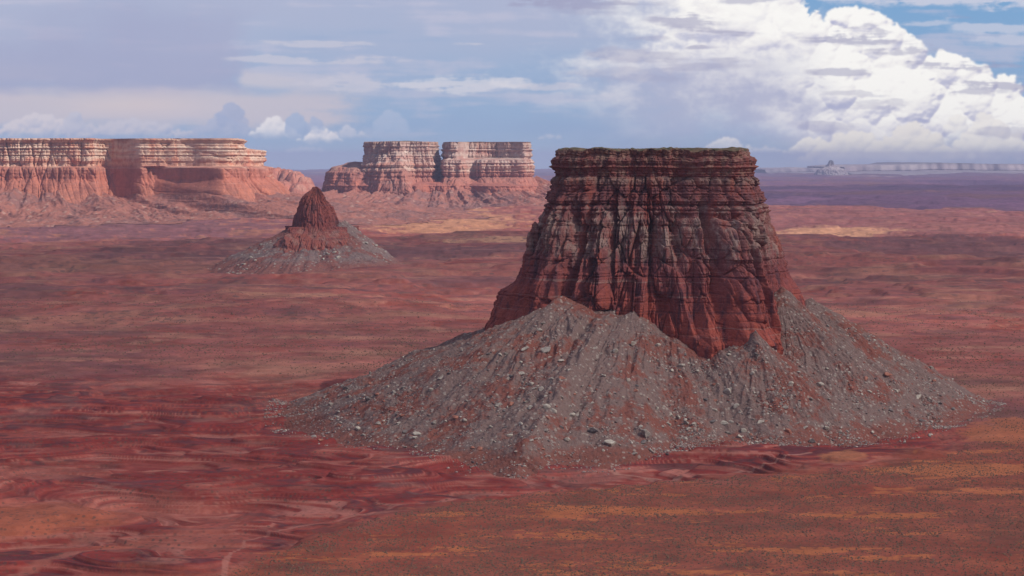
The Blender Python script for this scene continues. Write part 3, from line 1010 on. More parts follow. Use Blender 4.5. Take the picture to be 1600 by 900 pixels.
def slope_h(x, y):
    """height of the debris slope or the plain, looked up on a two metre grid"""
    fx = np.clip((np.asarray(x, float) - GX0) / GS, 0, GRID.shape[1] - 1.001); fy = np.clip((np.asarray(y, float) - GY0) / GS, 0, GRID.shape[0] - 1.001)
    i = fx.astype(int); j = fy.astype(int); a = fx - i; b = fy - j
    return (GRID[j, i] * (1 - a) + GRID[j, i + 1] * a) * (1 - b) + (GRID[j + 1, i] * (1 - a) + GRID[j + 1, i + 1] * a) * b


# the slim pinnacles at the left shoulder
def build_pinnacle(px, Y, ytop, ybot, w, seed, parent, mat, name='pinnacle'):
    x0 = x_at(px, Y); zt, zb = z_at(ytop, Y), z_at(ybot, Y)
    th = np.linspace(0, 2 * math.pi, 72, endpoint=False); z = np.linspace(zb, zt, 110)
    Z, T = np.meshgrid(z, th, indexing='ij')
    t = (Z - zb) / (zt - zb)
    r = w * (1.35 - .75 * t) * np.sqrt(np.clip(1 - np.power(t, 14), 0, 1))
    r = r * (1 + .22 * n2(t * 9, T * 0, seed)) + .16 * w * f3(np.cos(T) * 1.8 + seed, np.sin(T) * 1.8, Z / 14, 4, seed)
    r = r + .10 * w * strata_profile(Z, seed + 3, 3.0)
    r[-1] = 0
    v = np.stack([x0 - BUTTE[0] + r * np.cos(T), Y - BUTTE[1] + r * np.sin(T), Z], -1).reshape(-1, 3)
    mesh_obj(name, v, grid_faces(len(z), len(th), wrap=True), mat, parent)


build_pinnacle(836, 2606, 346, 440, 7.5, 3, butte, m_cliff)
build_pinnacle(828, 2596, 362, 450, 6.0, 5, butte, m_cliff)
build_pinnacle(821, 2606, 394, 450, 4.5, 6, butte, m_cliff)


# ------------------------------------------------------------------ boulders
def ico(sub):
    import bmesh
    bm = bmesh.new(); bmesh.ops.create_icosphere(bm, subdivisions=sub, radius=1)
    v = np.array([q.co[:] for q in bm.verts]); f = np.array([[w.index for w in q.verts] for q in bm.faces])
    bm.free()
    return v, f


I3 = ico(3); I1 = ico(1)


def rock_shape(seed, src=I3, cuts=13):
    rs = np.random.RandomState(seed)
    v, f = src
    v = v.copy()
    for _ in range(cuts):                       # planes that chop flat facets
        n = rs.normal(size=3); n /= np.linalg.norm(n)
        d = rs.uniform(.38, .74)
        s = v @ n
        v = v - np.outer(np.maximum(s - d, 0), n)
    v = v * (1 + .10 * f3(v[:, 0] * 1.7 + seed, v[:, 1] * 1.7, v[:, 2] * 1.7, 2, seed)[:, None])
    return v, f


def boulder_material(name, c1, c2):
    m, t, b = material(name, .9, .12)
    tc = t.node('ShaderNodeTexCoord')
    p = geo_pos(t)
    n = t.noise(p, 1 / 3.5, 5, .65)
    t.put(b.inputs['Base Color'], t.mix(t.ss(n, .35, .65), c1, c2))
    add_bump(t, b, n, .7)
    return m


mats_b = {'pale grey': boulder_material('pale_boulder', (.32, .275, .235), (.50, .45, .38)),
          'grey': boulder_material('grey_boulder', (.22, .19, .17), (.36, .31, .27)),
          'red': boulder_material('red_boulder', (.28, .11, .08), (.38, .17, .12)),
          'dark': boulder_material('dark_boulder', (.11, .095, .095), (.20, .17, .16))}
protos = {k: [] for k in mats_b}
for k, mt in mats_b.items():
    for i in range(5):
        v, f = rock_shape(100 + i * 7 + len(k))
        me_o = mesh_obj('boulder', v, f, mt)
        protos[k].append(me_o.data)
        bpy.data.objects.remove(me_o)


def find_on_slope(px, py):
    """march the sight line of a picture point to the debris slope, giving a map position"""
    Y = np.linspace(2150, 2850, 1400)
    z = H + slope_at(py) * Y
    x = x_at(px, Y)
    h = slope_h(x, Y)
    k = np.argmax(z < h)
    if not z[k] < h[k]: return None
    return np.array([x[k], Y[k], h[k]])


def put_boulder(pos, size, kind, label, group, seed):
    rs = np.random.RandomState(seed)
    o = bpy.data.objects.new('boulder', protos[kind][rs.randint(5)])
    COL.objects.link(o)
    o.location = (pos[0], pos[1], pos[2] + size * .10)
    o.rotation_euler = (rs.uniform(-.35, .35), rs.uniform(-.35, .35), rs.uniform(-.7, .7))
    size *= .95
    o.scale = (size * rs.uniform(.85, 1.25), size * rs.uniform(.6, .9), size * rs.uniform(.5, .85))
    o['label'] = label; o['category'] = 'boulder'
    if group: o['group'] = group
    return o


NAMED = [  # column, row, half-length in m, kind, label
    (1283, 602, 7.5, 'pale grey', 'largest pale oval boulder high on the right half of the debris slope'),
    (1237, 600, 4.2, 'pale grey', 'small bright oval boulder just left of the largest pale oval one'),
    (1138, 612, 6.0, 'pale grey', 'pale flat boulder in mid slope below the lowest red prow'),
    (1152, 635, 5.5, 'pale grey', 'pale slab lying just below the flat boulder under the prow'),
    (1133, 662, 5.5, 'pale grey', 'rounded pale boulder low on the slope near the red bank'),
    (1164, 673, 5.0, 'pale grey', 'long pale boulder at the slope foot against red soil'),
    (1158, 683, 5.0, 'pale grey', 'angular pale boulder lowest at the foot on bare red soil'),
    (1072, 686, 4.5, 'pale grey', 'pale boulder at the foot left of the bare red bank'),
    (1010, 680, 9.0, 'grey', 'biggest dark grey block at the foot of the slope'),
    (1437, 621, 6.5, 'pale grey', 'pale leaning boulder far out on the right flank'),
    (1355, 592, 5.5, 'red', 'pinkish boulder on the upper right flank'),
    (1392, 586, 6.0, 'red', 'dark red broken block on the right flank near the skyline'),
    (1402, 611, 5.0, 'pale grey', 'pale slab between the red block and the far right boulder'),
    (853, 548, 10.0, 'grey', 'huge grey slabby block high on the left part of the slope'),
    (820, 546, 6.0, 'pale grey', 'pale splinter just left of the huge slabby block'),
    (843, 517, 5.0, 'pale grey', 'round pale boulder above the huge slabby block'),
    (815, 585, 5.5, 'pale grey', 'pale boulder below and left of the huge slabby block'),
    (798, 632, 6.0, 'red', 'red brown boulder in the shadowed gully left of centre'),
    (853, 637, 6.5, 'pale grey', 'bright boulder in mid slope under the highest debris cone'),
    (712, 652, 5.0, 'red', 'orange red boulder among grey ones on the left flank'),
    (650, 679, 5.5, 'pale grey', 'bright round boulder low on the left flank'),
    (893, 649, 5.0, 'pale grey', 'cream boulder right of the bright one under the highest cone'),
    (955, 694, 9.0, 'pale grey', 'broad pale block in the cluster at the foot'),
    (928, 675, 7.0, 'dark', 'dark block in the cluster at the foot'),
    (540, 608, 7.0, 'dark', 'dark block on the left skyline of the slope'),
    (573, 625, 7.0, 'dark', 'long dark slab just below the left skyline'),
    (993, 711, 4.5, 'pale grey', 'lone pale boulder below the cluster at the foot'),
    (885, 688, 5.5, 'pale grey', 'rounded pale boulder left of the cluster at the foot'),
    (1180, 656, 4.0, 'grey', 'grey boulder above the bare red bank'),
    (1140, 677, 4.0, 'grey', 'small grey boulder between two pale ones at the red bank'),
]
k = 0
taken = []
for px, py, sz, kind, label in NAMED:
    p = find_on_slope(px, py)
    if p is None: continue
    put_boulder(p, sz, kind, label, None, 900 + k); k += 1
    taken.append(p[:2])
rs = np.random.RandomState(5)
cnt = 0
zones = {}
while cnt < 270:
    px = rs.uniform(470, 1500); py = rs.uniform(500, 712)
    if rs.rand() > sst(np.array(py), 500, 690) * .8 + .2: continue
    p = find_on_slope(px, py)
    if p is None: continue
    dr = math.hypot(p[0] - BUTTE[0], p[1] - BUTTE[1]); ang = math.atan2(p[1] - BUTTE[1], p[0] - BUTTE[0])
    if dr < 215 or p[1] > 2720 or dr > np.interp(ang, ft, fr, period=2 * math.pi) * 1.03: continue
    if min(math.hypot(p[0] - q[0], p[1] - q[1]) for q in taken) < 7: continue
    kind = ['pale grey', 'pale grey', 'grey', 'grey', 'dark', 'red'][rs.randint(6)]
    sz = 2.0 + 1.7 * rs.gamma(1.3, .8)
    if sz > 5.6: continue
    side = 'left flank' if px < 800 else ('middle' if px < 1150 else 'right flank')
    grp = '%s boulders on the %s of the slope' % (kind, side)
    put_boulder(p, sz, kind, '%s boulder lying loose on the %s of the debris slope' % ('small ' + kind, side), grp, 2000 + cnt)
    taken.append(p[:2]); cnt += 1


def build_rubble():
    """the countless smaller stones of the slope, one object"""
    rs = np.random.RandomState(77)
    n = 60000
    th = rs.uniform(-math.pi * 1.06, math.pi * .06, n)
    Rf = np.interp(th, ft, fr, period=2 * math.pi)
    t = rs.power(2.2, n)
    r = 175 + (Rf * 1.04 - 175) * t
    x = BUTTE[0] + r * np.cos(th); y = BUTTE[1] + r * np.sin(th)
    cl = f2(x / 55, y / 55, 4, 150, .6)
    keep = rs.rand(n) < sst(cl, -.05, .40) * .93 + .07
    x, y, t = x[keep], y[keep], t[keep]
    n = len(x)
    h = slope_h(x, y)
    sz = .5 + .55 * rs.gamma(1.1, .8, n)
    sz = np.minimum(sz, 2.6)
    shapes = [rock_shape(500 + i, I1, 5) for i in range(8)]
    V_, F_, C_ = [], [], []
    off = 0
    which = rs.randint(0, 8, n)
    pal = np.array([(.34, .28, .25), (.25, .19, .17), (.19, .14, .13), (.44, .39, .34), (.28, .10, .075), (.11, .08, .08)])
    for kx in range(8):
        idx = np.where(which == kx)[0]
        v, f = shapes[kx]
        m = len(idx)
        a = rs.uniform(0, 6.28, m)
        s = sz[idx][:, None] * np.stack([rs.uniform(.8, 1.4, m), rs.uniform(.6, 1, m), rs.uniform(.5, .9, m)], 1)
        vv = v[None] * s[:, None, :]
        ca, sa = np.cos(a)[:, None], np.sin(a)[:, None]
        vx = vv[..., 0] * ca - vv[..., 1] * sa + x[idx][:, None]; vy = vv[..., 0] * sa + vv[..., 1] * ca + y[idx][:, None]
        vz = vv[..., 2] + (h[idx] + .1)[:, None]
        V_.append(np.stack([vx, vy, vz], -1).reshape(-1, 3))
        F_.append((f[None] + (np.arange(m) * len(v))[:, None, None] + off).reshape(-1, 3))
        C_.append(np.repeat(pal[rs.choice(6, m, p=[.28, .25, .16, .12, .13, .06])], len(v), 0))
        off += m * len(v)
    o = mesh_obj('rubble', np.concatenate(V_), np.concatenate(F_), tint_material('rubble_stone', 1.2, .35, .3), col=np.concatenate(C_))
    o['kind'] = 'stuff'; o['label'] = 'countless small grey and red stones strewn over the debris slope'; o['category'] = 'rubble'


build_rubble()


def build_scrub():
    """desert scrub of the orange flats, one object"""
    rs = np.random.RandomState(3)
    n = 260000
    v = rs.uniform(690, 935, n); u = rs.uniform(-120, 1720, n)
    Y = H * F / (v - EYE); x = (u - 800) / F * Y
    wgt = (Y / 2300) ** 2.2
    keep = rs.rand(n) < wgt
    Y, x, u, v = Y[keep], x[keep], u[keep], v[keep]
    v2 = rs.uniform(470, 690, 110000); u2 = rs.uniform(-60, 1660, 110000); Y2 = H * F / (v2 - EYE)
    k2 = rs.rand(110000) < .35 + .65 * sst(f2((u2 - 800) / F * Y2 / 300, Y2 / 300, 4, 69, .6), -.1, .25)
    far_n = int(k2.sum())
    x = np.concatenate([x, ((u2 - 800) / F * Y2)[k2]]); Y = np.concatenate([Y, Y2[k2]])
    bm = badland_mask(x, Y)
    den = f2(x / 150 + 3, Y / 62, 4, 61, .52)
    keep = (rs.rand(len(x)) < (1 - sst(den, .12, .36) * .75) * (.35 + .65 * sst(f2(x / 70, Y / 90, 4, 68, .6), -.25, .2))) & (bm < .3 + .2 * rs.rand(len(x)))
    x, Y = x[keep], Y[keep]
    d = np.hypot(x - BUTTE[0], Y - BUTTE[1]); Rf = np.interp(np.arctan2(Y - BUTTE[1], x - BUTTE[0]), ft, fr, period=2 * math.pi)
    keep = d > Rf
    x, Y = x[keep], Y[keep]
    n = len(x)
    h = ground_h(x, Y)
    # a low ragged dome of ten corners
    b0 = np.array([(math.cos(a) * (1 + .2 * (i % 2)), math.sin(a), -.15) for i, a in enumerate(np.linspace(0, 2 * math.pi, 6)[:5])])
    b1 = np.array([(math.cos(a + .5) * .75, math.sin(a + .5) * .75, .55) for a in np.linspace(0, 2 * math.pi, 6)[:5]])
    base = np.concatenate([b0, b1, [(0.1, 0, .9)]])
    f = []
    for i in range(5):
        j = (i + 1) % 5
        f += [(i, j, 5 + i), (j, 5 + j, 5 + i), (5 + i, 5 + j, 10)]
    f = np.array(f)
    s = (.34 + .75 * rs.rand(n) ** 3) * (1 + .7 * sst(Y, 2200, 3600))
    a = rs.uniform(0, 6.28, n)
    vv = base[None] * (s[:, None, None] * (1 + .45 * rs.uniform(-1, 1, (n, 11, 3))))
    ca, sa = np.cos(a)[:, None], np.sin(a)[:, None]
    vx = vv[..., 0] * ca - vv[..., 1] * sa + x[:, None]; vy = vv[..., 0] * sa + vv[..., 1] * ca + Y[:, None]
    vz = vv[..., 2] + h[:, None]
    pal = np.array([(.11, .065, .05), (.16, .085, .06), (.12, .085, .06), (.19, .10, .07)])
    c = np.repeat(pal[rs.randint(0, 4, n)], 11, 0)
    o = mesh_obj('scrub', np.stack([vx, vy, vz], -1).reshape(-1, 3), (f[None] + (np.arange(n) * 11)[:, None, None]).reshape(-1, 3),
                 tint_material('scrub_leaves', .5, .4, .1), col=c)
    o['kind'] = 'stuff'; o['label'] = 'low dark desert scrub dotted over the orange sand flats'; o['category'] = 'scrub'
    print('scrub', n)


build_scrub()


# ------------------------------------------------------------------ generic far butte / mesa
def rock_wall(name, c, levels, th, nz, z0, z1, mat, root, amp=1.0, cell=60, seed=0, ledges=(), capname=None, capz=None, topmat=None, tall=90.0, bedamp=1.0, bedsc=14.0, bedz=None):
    z = np.linspace(z0, z1, nz)
    R = levels_radius(levels, c, th, z)
    Z, T = np.meshgrid(z, th, indexing='ij')
    bx, by = c[0] + R * np.cos(T), c[1] + R * np.sin(T)
    rm = R.mean()
    k = rm / 150.0
    wob = f3(bx / (rm * .35), by / (rm * .35), Z / (rm * .5), 3, 5 + seed)
    d = min(1, rm / 160.0) * (np.abs(f3(bx / (rm * .30), by / (rm * .30), Z / 900, 3, 61 + seed, .55)) * 2 - .4) * 16 * amp
    f1, g2, cid = worley((T / (2 * math.pi)) * cell + wob * 1.2, Z / tall, 3 + seed, wrapx=cell)
    d += ((cid - .5) * 7 - 6 * np.exp(-(g2 - f1) * 7)) * amp
    f1, g2, cid = worley((T / (2 * math.pi)) * cell * 3, Z / (tall * .4), 6 + seed, wrapx=cell * 3)
    d += ((cid - .5) * 3 - 3 * np.exp(-(g2 - f1) * 6)) * amp
    zw = Z + .3 * bedsc * f3(bx / (rm * .5), by / (rm * .5), Z / 60, 2, 9 + seed)
    d += (strata_profile(zw, 31 + seed, bedsc) * 5 + strata_profile(zw, 32 + seed, bedsc * .4) * 2.5) * bedamp * (1 if bedz is None else .12 + .88 * sst(Z, bedz - 10, bedz + 10))
    for zc, wz, am in ledges: d -= am * np.exp(-((zw - zc) / wz) ** 2)
    d += 4 * amp * f3(bx / 40, by / 40, Z / 50, 4, 40 + seed)
    R2 = R + d
    def piece(nm, k0, k1, mt):
        v = np.stack([R2[k0:k1] * np.cos(T[k0:k1]), R2[k0:k1] * np.sin(T[k0:k1]), Z[k0:k1]], -1)
        v[..., 0] += c[0] - root.location.x; v[..., 1] += c[1] - root.location.y
        return mesh_obj(nm, v.reshape(-1, 3), grid_faces(k1 - k0, len(th), wrap=True), mt, root)
    piece(name, 0, nz, mat)
    s = np.linspace(1, 0, 22)
    r = R2[-1][None] * s[:, None]
    x, y = r * np.cos(T[:22]), r * np.sin(T[:22])
    zt = z1 + 10 * (1 - s[:, None]) * (.4 + f2((x + c[0]) / 300, y / 300, 3, 80 + seed)) * sst(s, 1, .96)[:, None]
    v = np.stack([x + c[0] - root.location.x, y + c[1] - root.location.y, zt], -1)
    mesh_obj('summit' if z1 > 200 else 'bench', v.reshape(-1, 3), grid_faces(22, len(th), wrap=True), topmat or m_scrub, root)
    return R2, z


def apron(name, c, th, rin, rout, zin, zout, mat, root, nr=120, p=1.3, rough=6.0, cone=.5, freq=6.0, seed=0):
    """debris apron from radius rin (height zin) down to rout (height zout), with cones and gullies"""
    s = np.linspace(0, 1, nr)[:, None]
    T = th[None] + 0 * s
    cone_n = f2(np.cos(T) * freq, np.sin(T) * freq, 3, 200 + seed, .55, ridge=True)
    zi = zin * (1 + cone * (cone_n - .35))
    r = rin + (rout * (1 + .12 * f2(np.cos(th) * freq * 1.4, np.sin(th) * freq * 1.4, 3, 210 + seed)) - rin) * s
    x = c[0] + r * np.cos(T); y = c[1] + r * np.sin(T)
    h = zout + (zi - zout) * (1 - s) ** p
    h += rough * f2(x / (rough * 12), y / (rough * 12), 5, 220 + seed, .58) * sst(s, 1.02, .8)
    arc = T * rin.mean() / (rough * 5) + 1.1 * f2(x / (rough * 22), y / (rough * 22), 3, 231 + seed)
    h += rough * 1.1 * (f2(arc, s * 3.2 + 0 * T, 3, 230 + seed, .55, ridge=True) - .3) * sst(s, 0, .2) * sst(s, 1, .6)
    h = h + ground_h(x, y) * sst(s, .6, 1.0)
    v = np.stack([x - root.location.x, y - root.location.y, h], -1)
    return mesh_obj(name, v.reshape(-1, 3), grid_faces(nr, len(th), wrap=True, flip=True), mat, root)


# ------------------------------------------------------------------ the spire butte
def build_spire():
    Y = SPIRE_Y; c = SPIRE
    zz = lambda py: z_at(py, Y)
    xx = lambda px: x_at(px, Y)
    root = empty('spire_butte', (c[0], c[1], 0), 'small dark red pointed butte on a grey rubble mound left of the great one', 'butte')
    def ring(lx, rx, yf, yb, sh=0): return [(xx(lx), Y), (xx(lx * .7 + rx * .3), Y - yf), (xx(lx * .35 + rx * .65 + sh), Y - yf * 1.08), (xx(rx), Y - yf * .2), (xx(rx * .8 + lx * .2), Y + yb), (xx(rx * .2 + lx * .8), Y + yb)]
    m_sp = cliff_material('dark_red_sandstone', (.30, .085, .060), (.36, .20, .16), (.10, .045, .048),
                          [(0, (.28, .09, .07)), (.4, (.26, .08, .062)), (.5, (.23, .066, .055)), (1, (.27, .078, .058))], grain=9, z0=0, z1=235, streak=20, pale_band=(.1, .48), pale_amt=.5, white=.12, bump=3)
    th = front_angles(520, 100)
    lev = [(zz(362), ring(450, 537, 75, 70)), (zz(350), ring(457, 531, 68, 60)), (zz(336), ring(460, 527, 60, 50)), (zz(322), ring(465, 520, 48, 45)), (zz(313), ring(469, 510, 40, 38)),
           (zz(305), ring(474, 507, 30, 30)), (zz(300), ring(480, 503, 20, 24)), (zz(296), ring(486, 500, 14, 18)), (zz(292.5), ring(490, 496, 6, 8))]
    rock_wall('spire', c, lev, th, 150, zz(362), zz(292.5), m_sp, root, amp=1.0, cell=26, seed=4, tall=420, bedamp=.10, topmat=m_sp)
    th2 = front_angles(700, 100)
    def ring2(lx, rx, yf, yb): return [(xx(lx), Y), (xx(lx + 12), Y - yf * .7), (xx(450), Y - yf), (xx(500), Y - yf * 1.1), (xx(548), Y - yf * .9), (xx(rx), Y - 10), (xx(560), Y + yb), (xx(440), Y + yb)]
    lev2 = [(zz(392), ring2(414, 566, 150, 120)), (zz(376), ring2(428, 556, 128, 105)), (zz(366), ring2(444, 546, 100, 90)), (zz(358), ring2(455, 536, 74, 70)), (zz(353), ring2(460, 531, 66, 62))]
    rock_wall('lower_cliff', c, lev2, th2, 70, zz(400), zz(354), m_sp, root, amp=.8, cell=44, seed=8, tall=70, bedamp=.15, topmat=m_sp)
    m_t = talus_material('spire_talus', (.20, .14, .13), (.22, .085, .07), (.36, .32, .28), grain=5, zone=110, redz=30, bump=2.5)
    tu = th2
    rin = np.full(len(tu), 60.0)
    right = np.cos(tu)
    zin = np.interp(tu % (2 * math.pi), [0, .6, math.pi - .6, math.pi, math.pi + .55, 1.5 * math.pi - .5, 1.5 * math.pi + .3, 2 * math.pi - .55, 2 * math.pi],
                    [zz(346), 120, 120, zz(358), zz(364), zz(374), zz(372), zz(352), zz(346)])
    rout = np.interp(tu % (2 * math.pi), [0, math.pi / 2, math.pi, 1.5 * math.pi, 2 * math.pi], [285, 260, 330, 330, 285])
    rin = np.interp(tu % (2 * math.pi), [0, math.pi / 2, math.pi, 1.5 * math.pi, 2 * math.pi], [85, 60, 70, 60, 85])
    apron('talus_slope', c, tu, rin, rout, zin, -3, m_t, root, nr=150, p=1.15, rough=6, cone=.12, freq=4, seed=3)
    # pale blocks lying on the mound
    rs = np.random.RandomState(8)
    k = 0
    for px, py in ((372, 404), (380, 398), (385, 406), (392, 392), (398, 400), (364, 407), (371, 396), (505, 402), (512, 398), (528, 403), (500, 399), (522, 395), (407, 372), (569, 370), (572, 376), (585, 385), (549, 354), (562, 358), (587, 368), (600, 390), (545, 392), (356, 408)):
        P0 = ground_at(px, py + 3, 12)
        # depth on the mound, between its front foot and its axis
        Yb = Y - 240 + (410 - py) * 5.2
        x = x_at(px, Yb); z = z_at(py, Yb)
        dx, dy = x - c[0], Yb - c[1]
        o = bpy.data.objects.new('boulder', protos['pale grey' if px < 410 or 495 < px < 530 else 'grey'][rs.randint(5)])
        COL.objects.link(o); o['category'] = 'boulder'
        side = 'left' if px < 410 else ('front' if px < 540 else 'right')
        o['group'] = 'blocks on the %s of the small pointed butte' % side
        o['label'] = 'large loose block on the rubble at the %s of the small pointed butte' % side
        sz = rs.uniform(6, 11)
        o.scale = (sz, sz * .7, sz * .6); o.rotation_euler = (rs.uniform(-.4, .4), rs.uniform(-.4, .4), rs.uniform(0, 3))
        SPIRE_BLOCKS.append((o, x, Yb, sz))
    return root


SPIRE_BLOCKS = []
spire_root = build_spire()
# drop the blocks onto the mound
me = [ch for ch in spire_root.children if ch.name.startswith('talus_slope')][0].data
co = np.zeros(len(me.vertices) * 3, np.float32); me.vertices.foreach_get('co', co); co = co.reshape(-1, 3) + np.array([SPIRE[0], SPIRE[1], 0])
for o, x, y, sz in SPIRE_BLOCKS:
    i = np.argmin((co[:, 0] - x) ** 2 + (co[:, 1] - y) ** 2)
    o.location = (x, y, co[i, 2] + sz * .12)


# ------------------------------------------------------------------ mesas behind
MB = [(0.0, (.34, .135, .10)), (.22, (.37, .14, .095)), (.42, (.41, .145, .10)), (.55, (.38, .155, .115)), (.60, (.56, .32, .23)), (.64, (.46, .19, .13)), (.70, (.60, .44, .34)),
      (.76, (.50, .26, .19)), (.80, (.62, .48, .38)), (.85, (.50, .26, .18)), (.90, (.58, .40, .30)), (.95, (.42, .22, .15)), (1.0, (.38, .22, .15))]
m_mesa = cliff_material('banded_sandstone', (.50, .17, .105), (.66, .52, .42), (.26, .10, .075), MB, grain=22, z0=40, z1=455, streak=70, pale_band=(.60, .90), pale_amt=.5, white=.35, bump=5, wander=.28)
m_mesa_low = talus_material('mesa_debris', (.31, .125, .095), (.24, .115, .10), (.40, .25, .20), grain=16, zone=420, bump=6)


def build_left_mesa():
    Y0 = 12300.0
    c = np.array([x_at(60, Y0), Y0])
    root = empty('mesa', (c[0], c[1], 0), 'long banded mesa with sheer pink cliffs at the left edge of the view', 'mesa')
    def pl(pts): return [(x_at(a, Y), Y) for a, Y in pts]
    zt = z_at(216, 11300)
    #  front outline with buttresses and bays (column, distance)
    top = pl([(-420, 12300), (-380, 11500), (-200, 11300), (-60, 11330), (20, 11290), (60, 11320), (120, 11270), (150, 11250), (160, 11560), (206, 11660), (212, 11380), (240, 11390), (290, 11380), (330, 11320), (362, 11300), (375, 11380), (378, 11700), (408, 11800), (412, 12300), (385, 13200), (100, 13600), (-300, 13300)])
    mid = pl([(-430, 12300), (-390, 11480), (-200, 11260), (-60, 11290), (20, 11240), (60, 11270), (118, 11200), (154, 11180), (162, 11500), (209, 11600), (216, 11360), (240, 11430), (322, 11420), (330, 11110), (370, 11130), (384, 11330), (392, 11640), (422, 11760), (426, 12300), (392, 13250), (100, 13700), (-310, 13400)])
    low = pl([(-450, 12300), (-410, 11400), (-200, 11150), (-60, 11170), (20, 11110), (60, 11150), (110, 11060), (160, 11060), (172, 11440), (214, 11520), (222, 11300), (240, 11370), (322, 11360), (330, 11020), (380, 11040), (404, 11230), (420, 11500), (452, 11660), (458, 12300), (410, 13300), (100, 13800), (-320, 13500)])
    zm = z_at(262, 11300)
    spur = [(x, y - (170 * math.exp(-((800 + x / y * F - 118) / 34) ** 2) + 120 * math.exp(-((800 + x / y * F + 10) / 26) ** 2) + 150 * math.exp(-((800 + x / y * F - 395) / 26) ** 2))) for x, y in low]
    topc = [(min(x, x_at(379, y)), y) for x, y in top]
    levels = [(40, spur), (z_at(325, 11300), spur), (z_at(296, 11300), [((a[0] + b[0]) / 2, (a[1] + b[1]) / 2) for a, b in zip(mid, low)]), (z_at(280, 11300), mid), (zm, mid), (zm + 8, top), (z_at(234, 11300), top), (z_at(230, 11300), topc), (zt + 5, topc)]
    th = front_angles(2000, 200)
    rock_wall('cliff_face', c, levels, th, 230, 20, zt, m_mesa, root, amp=3.0, cell=90, seed=11, tall=260, bedamp=1.7, bedsc=17, bedz=268, ledges=((zm, 6, 10), (zt - 28, 5, 9), (zt - 62, 4, 8), (zt - 100, 4, 7)))
    tu = np.linspace(-math.pi, math.pi, 1440, endpoint=False)
    rl = np.interp(th, tu, smooth_wrap(star_radius(low, c, tu), tu, 6), period=2 * math.pi)
    zin = np.interp(th % (2 * math.pi), [0, math.pi, 1.5 * math.pi - .9, 1.5 * math.pi - .25, 1.5 * math.pi + .1, 1.5 * math.pi + .4, 2 * math.pi - .4, 2 * math.pi], [95, 120, 190, 180, 120, 105, 100, 95])
    apron('talus_slope', c, th, rl - 110, rl + 1150, zin * 1.15, 2, m_mesa_low, root, nr=200, p=2.1, rough=24, cone=.45, freq=7, seed=7)
    return root


build_left_mesa()


